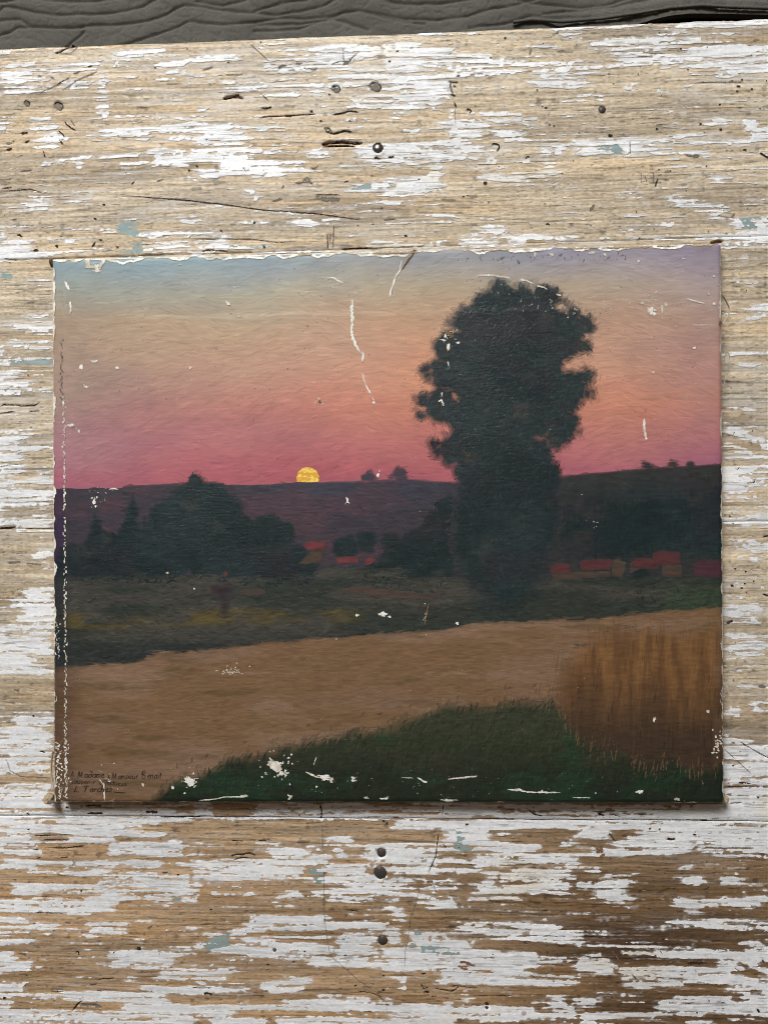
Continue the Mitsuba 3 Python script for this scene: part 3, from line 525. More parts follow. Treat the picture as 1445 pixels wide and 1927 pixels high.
def blob_px(cx, cy, rx, ry, n=14, ragged=.3, rot=0.0):
    a = np.arange(n) / n * 2 * np.pi
    r = 1 + ragged * rng.uniform(-1, 1, n)
    dx, dy = rx * r * np.cos(a), ry * r * np.sin(a)
    c, s = math.cos(rot), math.sin(rot)
    xy = np.vstack([[[cx, cy]], np.stack([cx + dx * c - dy * s, cy + dx * s + dy * c], 1)])
    i = np.arange(n)
    return xy, np.stack([i * 0, 1 + i, 1 + (i + 1) % n], 1)


def on_table(xy, lift):
    P = at(xy[:, 0], xy[:, 1], 0.0)
    z, w = table_z(P)
    P[:, 2] = z + lift
    return P, int(np.bincount(w).argmax())


scars = {}
for pts, hw, depth, fill in SCARS:
    xy, F = ribbon_px(pts, hw * .72, .6)  # ribbons put the shade of cracks and gouges into dark colour
    P, w = on_table(xy, 0.00060 if depth < 1 else 0.00016)
    scars.setdefault((w, fill), []).append((P, F))
    if hw > 2.6 or len(pts) > 5:
        add(PLANKS[w][0] + ('__crack' if len(pts) > 5 and hw < 2 else '__gouge'), mikit.ply((P, F), fill, False))
        scars[(w, fill)].pop()
for (w, fill), parts in scars.items():
    if parts:
        add(PLANKS[w][0] + '__dents', mikit.ply(join(parts), fill, False), 'small dark nicks and splits in the board', 'stuff')
holes = {}
spots = list(SPECKS)
for _ in range(520):
    x, y = rng.uniform(0, 1445), rng.uniform(60, 1925)
    if 90 < x < 1368 and 450 < y < 1518:
        continue
    spots.append((x, y, rng.uniform(.6, 1.35)))
for x, y, r in spots:
    xy, F = blob_px(x, y, r * rng.uniform(.9, 1.6), r * .8, 9, .35)  # flat dark discs in place of pits, inner shade put into the colour
    P, w = on_table(xy, 0.00060)
    holes.setdefault(w, []).append((P, F))
for w, parts in holes.items():
    add(PLANKS[w][0] + '__wormholes', mikit.ply(join(parts), 'grime', False), 'tiny dark worm holes and specks', 'stuff')


def dome(cx, cy, r_px, height, z0, n=24, rings=5, rough=0.0):
    c = at(cx, cy, 0)
    r = r_px * 0.45e-3
    V, F = [[c[0], c[1], z0 + height]], []
    for j in range(1, rings + 1):
        t = j / rings
        for i in range(n):
            a = 2 * np.pi * i / n
            rr = r * t * (1 + rough * rng.uniform(-1, 1))
            V.append([c[0] + rr * math.cos(a), c[1] + rr * math.sin(a), z0 + height * (1 - t ** 3) * (1 + rough * rng.uniform(-1, 1))])
    for i in range(n):
        F.append([0, 1 + i, 1 + (i + 1) % n])
    for j in range(rings - 1):
        for i in range(n):
            a, b = 1 + j * n + i, 1 + j * n + (i + 1) % n
            F += [[a, a + n, b + n], [a, b + n, b]]
    return np.array(V), np.array(F)


for x, y, r, kind in STUDS:
    if not r:
        continue
    p = at(np.array([x]), np.array([y]), 0.0)
    z, w = table_z(p)
    z = float(z[0])
    if kind == 'nail_steel':
        xy, F = blob_px(x, y, r * 1.05, r * 1.05, 24, .06)
        P, _ = on_table(xy, .00060)
        k = add(table + '__nail', mikit.ply(dome(x, y, r * .80, .0013, .0006, rough=.06), 'nail_steel', 30), 'shiny dented steel nail head ringed with dark dirt')
        add(k + '__grime_ring', mikit.ply((P, F), 'grime', False))
    elif kind in ('nail_iron', 'nail_pink'):
        add(table + '__nail', mikit.ply(dome(x, y, r, .0004 if kind == 'nail_pink' else .0013, max(z, -.0012) + .0004, rough=.05 if kind == 'nail_pink' else .13), kind, 40), 'pale flat nail head set in white paint' if kind == 'nail_pink' else 'dark rusted nail head sunk in the wood')
    elif kind == 'rusty':
        xy, F = blob_px(x, y, r * .7, r * 1.2, 14, .3)
        P, w = on_table(xy, .0003)
        add(table + '__nail', mikit.ply((P, F), 'old_wood', False), 'dark rust spot of a broken nail')
    else:
        parts = []
        if kind == 'plug':
            parts.append(blob_px(x, y, r * .8, r * .7, 16, .35))
        xy0 = [(x + r * math.cos(a), y + .85 * r * math.sin(a)) for a in np.linspace(-2.6, 1.4, 12)]
        ring_part = ribbon_px(xy0, 1.1, .5)
        if parts:
            P, w = on_table(parts[0][0], .00060)
            k = add(PLANKS[w][0] + '__knot', mikit.ply((P, parts[0][1]), 'grey_wood', False))
        P, w = on_table(ring_part[0], .00064)
        add(PLANKS[w][0] + '__dent_ring', mikit.ply((P, ring_part[1]), 'grime', False))
for x, y, rx, ry in [(1126, 1604, 9, 9), (877, 1815, 14, 7)]:
    parts = [blob_px(x + rng.normal(0, rx * .5), y + rng.normal(0, ry * .5), rx * .35, ry * .3, 10, .4) for _ in range(9)]
    xy, F = join([(np.c_[a, a[:, :1] * 0], b) for a, b in parts])
    P, w = on_table(xy[:, :2], .00064)
    add(PLANKS[w][0] + '__rust_stain', mikit.ply((P, F), 'rust', False))


# ------------------------------------------------------------------ the canvas
ZC = 0.018
C4 = at(CANVAS_PX[:, 0], CANVAS_PX[:, 1], ZC)      # TL, TR, BR, BL
CW, CH = 0.55, 0.4534
C0 = C4[0]


def canvas_point(a, b):
    return (C4[0] * ((1 - a) * (1 - b))[..., None] + C4[1] * (a * (1 - b))[..., None] + C4[2] * (a * b)[..., None] + C4[3] * ((1 - a) * b)[..., None])


def canvas_relief(a, b):
    X, Y = a * CW, b * CH
    P = np.stack([X, Y, X * 0], -1)
    z = .0009 * (meshkit.fbm(P * 7, 3, seed=11) - .5) - .0010 * np.sin(np.pi * a) * np.sin(np.pi * b)
    edge = np.minimum(np.minimum(X, CW - X), np.minimum(Y, CH - Y))
    z = z - .0018 * np.exp(-edge / .0011)
    # creases left by the stretcher bars
    l1 = X - (.0095 + .0012 * b)
    z = z + .00035 * np.exp(-(l1 / .0011) ** 2)
    l2 = Y - (.0500 + .0022 * (meshkit.fbm(np.stack([X * 25, X * 0, X * 0], -1), 2, seed=4) - .5) + .012 * a * 0)
    z = z + .00013 * np.tanh(l2 / .0009) * np.exp(-(l2 / .006) ** 2) * np.clip((a - .08) * 12, 0, 1) * np.clip((.9 - a) * 8, 0, 1)
    l3 = Y - (.385 + .002 * np.sin(X * 30))
    z = z + .00012 * np.tanh(l3 / .001) * np.exp(-(l3 / .006) ** 2)
    rip = meshkit.fbm(np.stack([X * 45, Y * 150, X * 0], -1), 3, seed=8) - .5
    z = z + .00013 * rip * np.clip(1.3 - np.abs(b - .28) * 3.2, .25, 1)
    return z


NA, NB = 393, 325
ga, gb = np.meshgrid(np.linspace(0, 1, NA), np.linspace(0, 1, NB))
GC = canvas_point(ga, gb)
RAG = .0005
jag = lambda t, s: RAG * (meshkit.fbm(np.stack([t * 60, t * 0 + s, t * 0], -1), 3, seed=s) - .5)
GC[0, :, 1] += jag(ga[0], 1); GC[-1, :, 1] += jag(ga[0], 2); GC[:, 0, 0] += jag(gb[:, 0], 3); GC[:, -1, 0] += jag(gb[:, 0], 4)
GC[..., 2] = ZC + canvas_relief(ga, gb)
CPX, CPY = chart(GC)
i = grid_faces(NA, NB)
CF = np.stack([i, i + NA, i + NA + 1, i + 1], -1).reshape(-1, 4)
CF = np.vstack([CF[:, [0, 1, 2]], CF[:, [0, 2, 3]]])


def ab_of(x, y):
    """Canvas fractions (a right, b down) of survey points."""
    x, y = np.asarray(x, float), np.asarray(y, float)
    a, b = (x - 98) / 1260, (y - 480) / 1030
    P = at(x, y, ZC)
    for _ in range(4):
        l, r = C4[0] + (C4[3] - C4[0]) * b[..., None], C4[1] + (C4[2] - C4[1]) * b[..., None]
        a = ((P[..., 0] - l[..., 0]) / (r[..., 0] - l[..., 0]))
        t, u = C4[0] + (C4[1] - C4[0]) * a[..., None], C4[3] + (C4[2] - C4[3]) * a[..., None]
        b = (t[..., 1] - P[..., 1]) / (t[..., 1] - u[..., 1])
    return a, b


def on_canvas(x, y, lift=0.0):
    a, b = ab_of(x, y)
    fx, fy = np.clip(a, 0, 1) * (NA - 1), np.clip(b, 0, 1) * (NB - 1)
    ix, iy = np.minimum(fx.astype(int), NA - 2), np.minimum(fy.astype(int), NB - 2)
    u, v = fx - ix, fy - iy
    z = GC[..., 2]
    zz = z[iy, ix] * (1 - u) * (1 - v) + z[iy, ix + 1] * u * (1 - v) + z[iy + 1, ix] * (1 - u) * v + z[iy + 1, ix + 1] * u * v
    P = at(x, y, ZC)
    P[..., 2] = zz + lift
    return P


# pigments, as functions of the place on the canvas (a: 0..1 to the right, b: 0..1 down)
X0, XW, Y0, YH = float(C4[[0, 3], 0].mean()), float((C4[[1, 2], 0].mean() - C4[[0, 3], 0].mean())), float(C4[[0, 1], 1].mean()), float(C4[[0, 1], 1].mean() - C4[[2, 3], 1].mean())
KP = .96     # sRGB of the sheet to albedo


def ab(p):
    return (p.x - X0) / XW, (Y0 - p.y) / YH


SKY_A = [0.02, .20, .42, .58, .85, 1.0]
SKY_B = [0, .025, .072, .13, .205, .28, .345, .402, .44]
SKY_K = (.98, 1.17, 1.15)
SKY_C = [
    [(126,146,150),(126,142,146),(136,142,136),(148,130,114),(152,120,104),(156,112,106),(162,98,104),(168,84,96),(162,78,90)],
    [(122,146,152),(134,147,147),(146,143,130),(156,136,114),(164,124,104),(170,106,100),(174,92,96),(170,78,86),(160,72,80)],
    [(126,146,152),(138,147,148),(150,145,132),(166,142,122),(184,128,106),(186,106,94),(180,90,90),(172,76,82),(166,72,82)],
    [(134,138,144),(142,142,142),(153,143,128),(170,140,116),(190,128,100),(192,112,92),(184,92,88),(174,78,84),(166,76,86)],
    [(144,138,150),(152,145,150),(156,145,138),(160,134,122),(180,128,108),(192,114,95),(180,96,94),(168,82,94),(152,76,90)],
    [(140,128,138),(148,136,144),(154,140,142),(152,130,126),(166,120,110),(180,112,102),(170,96,102),(158,82,102),(142,76,92)]]


def hat(t, knots):
    out = []
    for j, k in enumerate(knots):
        w = mi.Float(1)
        if j > 0:
            w = dr.minimum(w, dr.clip((t - knots[j - 1]) / (k - knots[j - 1]), 0, 1))
        if j < len(knots) - 1:
            w = dr.minimum(w, dr.clip((knots[j + 1] - t) / (knots[j + 1] - k), 0, 1))
        out.append(w)
    return out


def sky_col(p):
    a, b = ab(p)
    w1 = fbm(a * 7, b * 16, 2.0) - .5
    w2 = fbm(a * 5, b * 14, 8.0) - .5
    wa, wb = hat(a + .16 * w2, SKY_A), hat(b + .045 * w1, SKY_B)
    c = mi.Color3f(0)
    for ia in range(len(SKY_A)):
        row = mi.Color3f(0)
        for ib in range(len(SKY_B)):
            tn = min(1.0, max(0.0, (ib - 3) / 3))
            rgb = [v * (1 + (k_ - 1) * tn) * (1.05 if ib in (2, 3, 4) else 1) * wm for v, k_, wm in zip(SKY_C[ia][ib], SKY_K, (1.03, 1.0, .94) if ib in (2, 3) else (1.0, 1.0, 1.0) if ib < 2 and ia < 3 else (1, 1, 1))]
            row = row + c3(lin(*rgb, KP * 1.06)) * wb[ib]
        c = c + row * wa[ia]
    st = fbm(a * 60, b * 420, 3.0)
    blot = fbm(a * 22, b * 30, 13.0)
    return mix(c, c * c3([.93, .93, .97]), smoothstep(.45, .7, fbm(a * 9, b * 13, 23.0))) * (0.80 + 0.26 * st + 0.14 * blot)


def tone(c, uv, lo=.55, hi=1.45):
    return c * (lo + (hi - lo) * uv.y)


def grained(p, amt=.5):
    a, b = ab(p)
    return 1 - amt * .5 + amt * fbm(a * 90, b * 330, 5.0)


def L(r, g, b):
    return c3(lin(r, g, b, KP))


def hill_col(p):
    a, b = ab(p)
    c = mix(L(58, 53, 60), L(50, 50, 50), smoothstep(.45, .85, a))
    c = mix(c, L(58, 62, 76), smoothstep(.08, 0, dr.abs(b - .435 + .03 * a)) * smoothstep(.25, .4, a) * smoothstep(.7, .5, a) * .5)
    c = mix(c, L(56, 43, 64), smoothstep(.022, .014, a))
    c = mix(c, L(84, 58, 65), smoothstep(.52, .72, fbm(a * 16, b * 22, 4.0)) * smoothstep(.7, .4, a) * .5)
    return c * grained(p, .55)


def leaf_col(p):
    a, b = ab(p)
    n = fbm(a * 14, b * 12, 6.0)
    c = mix(L(22, 38, 40), L(33, 47, 49), smoothstep(.35, .7, n))
    c = mix(c, L(60, 60, 54), smoothstep(.62, .82, fbm(a * 24, b * 24, 16.0)) * .55)
    c = mix(c, L(40, 40, 46), smoothstep(.5, .75, fbm(a * 9, b * 14, 26.0)) * .6)
    return c * grained(p, .7)


def meadow_col(p):
    a, b = ab(p)
    c = mix(L(66, 64, 58), L(46, 52, 46), smoothstep(.35, .65, fbm(a * 8, b * 40, 3.0)))
    yl = smoothstep(.02, .006, dr.abs(b - .672 + .012 * a + .008 * noise(a * 20, b * 8))) * smoothstep(.55, .40, a) * smoothstep(.40, .66, fbm(a * 16, b * 30, 7.0) + .06)
    c = mix(c, L(88, 76, 40), yl * .8)
    low = smoothstep(.69, .73, b + .03 * a) * smoothstep(.75, .45, a)
    c = mix(c, L(44, 48, 47), low * .85)
    c = mix(c, L(52, 64, 50), smoothstep(.88, .95, a) * smoothstep(.60, .62, b))
    c = mix(c, L(40, 44, 46), smoothstep(.035, .010, a) * .8)
    return c * grained(p, .7)


def field_col(p):
    a, b = ab(p)
    c = mix(L(124, 98, 77), L(119, 91, 65), smoothstep(.38, .66, fbm(a * 5, b * 22, 5.0)))
    c = mix(c, L(136, 110, 90), smoothstep(.55, .75, fbm(a * 9, b * 34, 15.0)) * .6)
    c = mix(c, L(84, 64, 50), smoothstep(.06, 0, a) * .8)
    c = mix(c, L(86, 70, 44), smoothstep(.6, .8, fbm(a * 11, b * 60, 25.0)) * .5)
    return c * grained(p, .45)


def reed_col(p):
    a, b = ab(p)
    c = mix(L(122, 87, 53), L(100, 70, 44), smoothstep(.3, .75, fbm(a * 110, b * 14, 5.0)))
    c = mix(c, L(64, 49, 37), smoothstep(.76, .92, b + .05 * noise(a * 30, b * 10)))
    return c * grained(p, .5)


def grass_col(p):
    a, b = ab(p)
    c = mix(L(50, 56, 40), L(30, 40, 30), smoothstep(.86, .97, b))
    c = mix(c, L(58, 52, 42), smoothstep(.5, .72, fbm(a * 20, b * 26, 5.0)) * smoothstep(.98, .86, b) * .8)
    c = mix(c, L(30, 60, 40), smoothstep(.54, .78, fbm(a * 18, b * 24, 15.0)) * .5)
    return c * grained(p, .7)


def red_col(p):
    a, b = ab(p)
    c = mix(L(112, 54, 59), L(84, 46, 48), smoothstep(.55, .72, a))
    c = mix(c, L(72, 46, 54), smoothstep(.9, .97, a))
    return c * grained(p, .6)


def behind_tree(p):
    a, b = ab(p)
    top = sum(w * float(v) for w, v in zip(hat(a, HZ_A), HZ_B))
    c = mix(sky_col(p), hill_col(p), smoothstep(-.004, .006, b - top))
    return mix(c, meadow_col(p), smoothstep(.585, .61, b))


def mixed(front, back, soft=True):
    return proc(lambda p, n, uv: mix(back(p), tone(front(p), uv), uv.x))


def relief_flat(p, n, uv):
    a, b = ab(p)
    return .6 * noise(p.x * 110, p.y * 950) + .35 * noise(p.x * 60, p.y * 600, 3.0) + .35 * noise(p.x * 1150, p.y * 1150, 5.0)


def relief_swirl(p, n, uv):
    q = 5.0 * fbm(p.x * 70, p.y * 70, 1.0)
    c, s = dr.cos(q), dr.sin(q)
    u, v = p.x * c + p.y * s, p.y * c - p.x * s
    return .6 * noise(u * 180, v * 1100, 2.0) + .4 * noise(p.x * 150, p.y * 1100, 4.0) + .4 * noise(p.x * 1150, p.y * 1150, 5.0)


def pigment(col, swirl, rough=.36, spec=.40):
    return bumped(prin(col, rough, spec), relief_swirl if swirl else relief_flat, .00024 if swirl else .00012, 2.5e-4)


scene['paint_sky'] = pigment(proc(lambda p, n, uv: tone(sky_col(p), uv)), False, .5, .4)
HZ_A, HZ_B = ab_of([98, 300, 560, 850, 1060, 1200, 1360], [919, 911, 907, 906, 894, 881, 871])
HZ_A, HZ_B = [float(v) for v in HZ_A], [float(v) for v in HZ_B]
scene['paint_hill'] = pigment(mixed(hill_col, behind_tree), True, .45, .3)
HZ_A, HZ_B = ab_of([98, 300, 560, 850, 1060, 1200, 1360], [919, 911, 907, 906, 894, 881, 871])
HZ_A, HZ_B = [float(v) for v in HZ_A], [float(v) for v in HZ_B]
scene['paint_leaf'] = pigment(mixed(leaf_col, behind_tree), True)
scene['paint_leaf_low'] = pigment(mixed(leaf_col, hill_col), True)
scene['paint_meadow'] = pigment(mixed(meadow_col, leaf_col), True)
scene['paint_field'] = pigment(mixed(field_col, meadow_col), False)
scene['paint_reed'] = pigment(mixed(reed_col, field_col), False)
scene['paint_grass'] = pigment(mixed(grass_col, lambda p: mix(field_col(p), reed_col(p), smoothstep(.735, .775, ab(p)[0]))), True)
scene['paint_red'] = pigment(mixed(red_col, lambda p: L(58, 52, 50) * grained(p, .6)), False)
scene['paint_brown'] = pigment(mixed(lambda p: L(76, 62, 54) * grained(p, .6), meadow_col), False)
scene['paint_plum'] = pigment(mixed(lambda p: L(50, 42, 48) * grained(p, .6), meadow_col), True)
scene['paint_gold'] = pigment(proc(lambda p, n, uv: mix(L(246, 212, 100), L(224, 166, 62), smoothstep(.35, .65, noise(p.x * 500, p.y * 900)))), True, .4)
scene['ground'] = {'type': 'twosided', 'bsdf': prin(proc(lambda p, n, uv: mix(c3([.80, .77, .69]), c3([.52, .45, .34]), smoothstep(.35, .75, fbm(p.x * 250, p.y * 250, 2.0)))), .7, .2)}
scene['raw_canvas'] = {'type': 'twosided', 'bsdf': prin(proc(lambda p, n, uv: mix(c3([.30, .22, .13]), c3([.48, .38, .25]), fbm(p.x * 700, p.y * 700, p.z * 700))), .85, .1)}
scene['tear'] = {'type': 'twosided', 'bsdf': prin(proc(lambda p, n, uv: mix(c3([.10, .06, .035]), c3([.26, .17, .09]), noise(p.x * 900, p.y * 900))), .85, .1)}
scene['ink'] = {'type': 'twosided', 'bsdf': prin([.014, .011, .010], .5, .4)}
scene['bar_wood'] = {'type': 'twosided', 'bsdf': prin(proc(lambda p, n, uv: mix(c3([.30, .20, .11]), c3([.42, .30, .18]), fbm(p.x * 40, p.y * 500, p.z * 500))), .7, .2)}
scene['thread_fibre'] = {'type': 'twosided', 'bsdf': prin([.42, .36, .27], .8, .2)}
scene['dirt'] = {'type': 'twosided', 'bsdf': prin([.10, .09, .085], .8, .2)}

painting = 'canvas_painting'
labels[painting] = {'label': 'old unframed oil painting of a dark tree at sunset lying on the table', 'category': 'painting'}
face = GC.reshape(-1, 3)
canvas = add(painting + '__canvas', mikit.ply((face, CF), 'paint_sky', True, uv=np.tile([1.0, .5], (len(face), 1))))

# the turned-down sides of the canvas
edge_idx = np.concatenate([np.arange(NA), np.arange(1, NB) * NA + NA - 1, (NB - 1) * NA + np.arange(NA - 2, -1, -1), np.arange(NB - 2, 0, -1) * NA])
ring = face[edge_idx]
cen = ring.mean(0)
low = ring.copy()
low[:, 2] = .0045 + .002 * meshkit.fbm(np.c_[np.arange(len(ring)) / 9, np.zeros((len(ring), 2))], 3)
low[:, :2] -= .0004 * (ring[:, :2] - cen[:2]) / np.linalg.norm(ring[:, :2] - cen[:2], axis=1, keepdims=True)
m = len(ring)
i = np.arange(m)
j = (i + 1) % m
add(canvas + '__turned_edge', mikit.ply((np.vstack([ring - [0, 0, .0001], low]), np.vstack([np.stack([i, i + m, j + m], 1), np.stack([i, j + m, j], 1)])), 'raw_canvas', False))
for name, (u0, u1, v0, v1) in [('a', (.008, .992, .010, .10)), ('b', (.008, .992, .90, .990)), ('c', (.008, .085, .101, .899)), ('d', (.915, .992, .101, .899))]:
    q = canvas_point(np.array([u0, u1, u1, u0]), np.array([v0, v0, v1, v1]))
    lo_, hi_ = q.copy(), q.copy()
    lo_[:, 2], hi_[:, 2] = .0009, ZC - .0040
    add(painting + '__stretcher_bar', mikit.ply((np.vstack([lo_, hi_]), np.array([[0, 1, 2, 3], [7, 6, 5, 4], [0, 4, 5, 1], [1, 5, 6, 2], [2, 6, 7, 3], [3, 7, 4, 0]])), 'bar_wood', False))


# ---- painted shapes
def poly_y(pts, x):
    P = np.asarray(pts, float)
    return np.interp(x, P[:, 0], P[:, 1])


def circles(x, y, cs):
    f = np.full(np.shape(x), -1e9)
    for cx, cy, r in cs:
        f = np.maximum(f, r - np.hypot(x - cx, y - cy))
    return f


def inpoly(x, y, pts):
    """Signed distance, positive inside."""
    P = np.asarray(pts, float)
    d, _ = dist_poly(x, y, np.vstack([P, P[:1]]))
    c = np.zeros(np.shape(x), bool)
    for k in range(len(P)):
        (xa, ya), (xb, yb) = P[k], P[k - 1]
        c ^= ((ya > y) != (yb > y)) & (x < (xb - xa) * (y - ya) / (yb - ya + 1e-12) + xa)
    return np.where(c, d, -d)


def nz2(x, y, sc, seed, sy=None, octv=3):
    return meshkit.fbm(np.stack([x / sc, y / (sy or sc), x * 0], -1), octv, seed=seed) - .5


HILL = [(90,919),(230,919),(236,914),(300,911),(360,908),(420,912),(500,912),(560,907),(620,907),(690,903),(760,901),(850,906),(1060,894),(1130,889),(1200,881),(1280,877),(1370,870)]
f_hill = lambda x, y: np.maximum(y - poly_y(HILL, x) + 4 * nz2(x, y, 26, 31, 8), circles(x, y, [(695,897,13),(687,898,9),(752,893,16),(738,897,8),(1215,876,11),(1222,879,9),(1265,874,10),(1300,874,9)]) + 9 * nz2(x, y, 9, 32))
CROWN = [(1008,852,32),(866,838,34),(940,556,31),(985,562,28),(1025,562,30),(1050,578,20),(915,578,35),(880,602,34),(862,606,22),(950,620,88),(1020,612,55),(1072,618,36),(1098,604,20),(1078,592,18),(1108,620,16),(1060,640,42),(1096,652,20),(1098,706,22),(1060,732,50),(1103,740,17),(1115,702,9),(1084,700,16),(930,700,95),(860,660,44),(830,652,18),(835,702,34),(802,694,15),(806,708,14),(797,752,22),(830,762,38),(790,778,13),(868,790,42),(1000,760,70),(1058,800,34),(1078,792,18),(1088,812,12),(1048,822,28),(1022,700,60),(940,820,75),(856,846,34),(818,836,15),(824,850,14),(848,862,20),(930,890,68),(1000,882,46),(880,884,34),(1026,888,28),(960,940,90)]
TRUNK = [(868,860),(1036,850),(1056,900),(1052,1000),(1040,1060),(1012,1110),(985,1150),(950,1166),(905,1150),(868,1100),(852,1040),(848,980),(858,920)]
GAPS = [(1085,683,12),(1068,689,7),(1100,673,6),(836,806,7),(1056,577,4)]


def f_tree(x, y):
    f = np.maximum(circles(x, y, CROWN), inpoly(x, y, TRUNK))
    f = np.minimum(f, -circles(x, y, GAPS))
    return f + 15 * nz2(x, y, 22, 33) + 9 * nz2(x, y, 8, 34)


LEFTT = [(372,906,18),(408,922,10),(355,940,36),(392,944,42),(300,970,24),(340,972,46),(420,972,44),(450,992,30),(400,1012,80),(500,1012,46),(532,1002,26),(300,1042,66),(205,1064,66),(480,1050,72),(132,1046,24),(150,1072,48),(560,1064,40),(520,1070,50)]


def f_left(x, y):
    f = circles(x, y, LEFTT)
    for P in ([(178,966),(192,985),(200,1010),(212,1060),(158,1060),(164,1010),(170,985)], [(250,932),(258,955),(266,985),(282,1040),(212,1040),(222,995),(240,960)], [(270,962),(276,975),(284,1000),(262,1000)], [(408,906),(414,925),(400,925)]):
        f = np.maximum(f, inpoly(x, y, P))
    f = np.minimum(f, 1100 - y + .03 * (x - 300))
    return f + 12 * nz2(x, y, 20, 35) + 8 * nz2(x, y, 7, 36)


def f_mid(x, y):
    f = circles(x, y, [(800,1052,62),(832,1000,44),(850,960,30),(745,1070,38),(790,1095,28),(806,1112,14),(700,1085,26),(650,1030,26),(690,1020,22),(735,1020,20)])
    f = np.maximum(f, inpoly(x, y, [(1040,905),(1110,960),(1200,930),(1290,920),(1370,900),(1370,1052),(1300,1050),(1200,1046),(1100,1058),(1036,1060)]) - 12 + 26 * nz2(x, y, 14, 40, 60))
    f = np.maximum(f, inpoly(x, y, [(1040, 1000), (1200, 990), (1372, 985), (1372, 1054), (1040, 1060)]) * .5 - 2)
    for cx, cy, w, h in [(1066,1010,12,62),(1092,1022,13,50),(1118,1006,11,62),(1146,1000,15,66),(1176,1008,12,60),(1204,1000,13,60),(1232,992,15,62),(1262,986,17,68),(1290,994,13,64),(1316,990,15,66),(1344,998,16,64)]:
        f = np.maximum(f, w * (1 - ((x - cx) / w) ** 2 - ((y - cy) / h) ** 2))
    f = np.maximum(f, circles(x, y, [(1205,1086,20),(1232,1112,30),(1255,1120,20)]))
    return f + 10 * nz2(x, y, 18, 37) + 8 * nz2(x, y, 7, 38)


MEAD = [(90,1258),(150,1252),(250,1246),(300,1228),(400,1222),(500,1208),(600,1200),(700,1193),(800,1189),(900,1172),(1000,1168),(1100,1165),(1200,1155),(1370,1139)]
f_meadow = lambda x, y: np.minimum(y - 1084 + 10 * nz2(x, y, 40, 41) + np.where((x > 590) & (x < 760), 14, 0), 9999.)
f_field = lambda x, y: y - poly_y(MEAD, x) + 8 * nz2(x, y, 34, 42, 9) + 6 * nz2(x, y, 9, 43, 5)
REED = [(1038,1330),(1048,1250),(1085,1202),(1112,1186),(1200,1181),(1290,1192),(1370,1166),(1370,1520),(1000,1520)]
f_reed = lambda x, y: inpoly(x, y, REED) + 26 * nz2(x, y, 7, 44, 60) + 22 * nz2(x, y, 40, 54)
GRASS = [(90,1560),(270,1524),(300,1492),(335,1470),(400,1446),(430,1424),(520,1408),(560,1396),(640,1378),(720,1371),(800,1341),(840,1326),(900,1331),(960,1322),(1040,1313),(1062,1345),(1078,1376),(1105,1400),(1160,1415),(1220,1437),(1268,1424),(1290,1447),(1370,1442)]
f_grass = lambda x, y: y - poly_y(GRASS, x) + 13 * nz2(x + .5 * y, y, 9, 45, 24) + 16 * nz2(x + .3 * y, y, 26, 46)
ROOFS = [[(566,1024),(585,1017),(615,1019),(611,1033),(580,1038)], [(632,1050),(645,1046),(675,1048),(676,1060),(634,1061)], [(686,1050),(697,1047),(709,1052),(700,1062),(687,1064)], [(1034,1066),(1046,1059),(1072,1060),(1074,1080),(1034,1080)], [(1088,1056),(1100,1053),(1154,1051),(1148,1073),(1092,1074)], [(1186,1058),(1200,1049),(1236,1052),(1240,1070),(1190,1070)], [(1226,1040),(1240,1036),(1278,1038),(1281,1064),(1230,1064)], [(1303,1062),(1312,1053),(1364,1053),(1364,1088),(1304,1086)]]
WALLS = [[(585,1036),(612,1036),(606,1060),(560,1062)], [(1036,1078),(1150,1074),(1178,1060),(1165,1052),(1152,1055),(1148,1086),(1040,1092)], [(1152,1052),(1166,1050),(1176,1066),(1170,1088),(1150,1084)], [(1244,1062),(1282,1062),(1282,1086),(1246,1086)], [(1186,1060),(1200,1050),(1204,1070),(1184,1080)]]
f_roof = lambda x, y: np.max([inpoly(x, y, P) for P in ROOFS], 0) + 3.5 * nz2(x, y, 8, 47)
f_wall = lambda x, y: np.max([inpoly(x, y, P) for P in WALLS], 0) + 3.5 * nz2(x, y, 8, 48)
BROWN = [[(640,1106),(690,1103),(760,1112),(800,1118),(832,1112),(828,1124),(800,1128),(740,1126),(660,1116)], [(446,1116),(465,1106),(495,1108),(506,1118),(470,1122)], [(384,1112),(398,1104),(404,1118),(390,1120)]]
f_brown = lambda x, y: np.max([inpoly(x, y, P) for P in BROWN], 0) + 5 * nz2(x, y, 10, 49)
f_plum = lambda x, y: inpoly(x, y, [(396,1104),(410,1096),(436,1096),(442,1112),(432,1124),(434,1160),(414,1162),(412,1128),(398,1118)]) + 6 * nz2(x, y, 8, 50)
f_belt = lambda x, y: inpoly(x, y, [(1040, 918), (1110, 908), (1200, 902), (1372, 892), (1372, 1055), (1040, 1060)]) + 30 * nz2(x, y, 13, 55, 90)
f_head = lambda x, y: circles(x, y, [(425,1080,4.5)]) + 3 * nz2(x, y, 6, 51)
f_sun = lambda x, y: np.minimum(circles(x, y, [(579.5,900,21)]), 907 - y) + 1.2 * nz2(x, y, 6, 52)
TREE_SOFT = lambda y, k: np.interp(y, [960, 1060, 1130], [14, 28, 60])


def one_of(P, sc=8, seed=47, amp=3.5):
    return lambda x, y: inpoly(x, y, P) + amp * nz2(x, y, sc, seed)


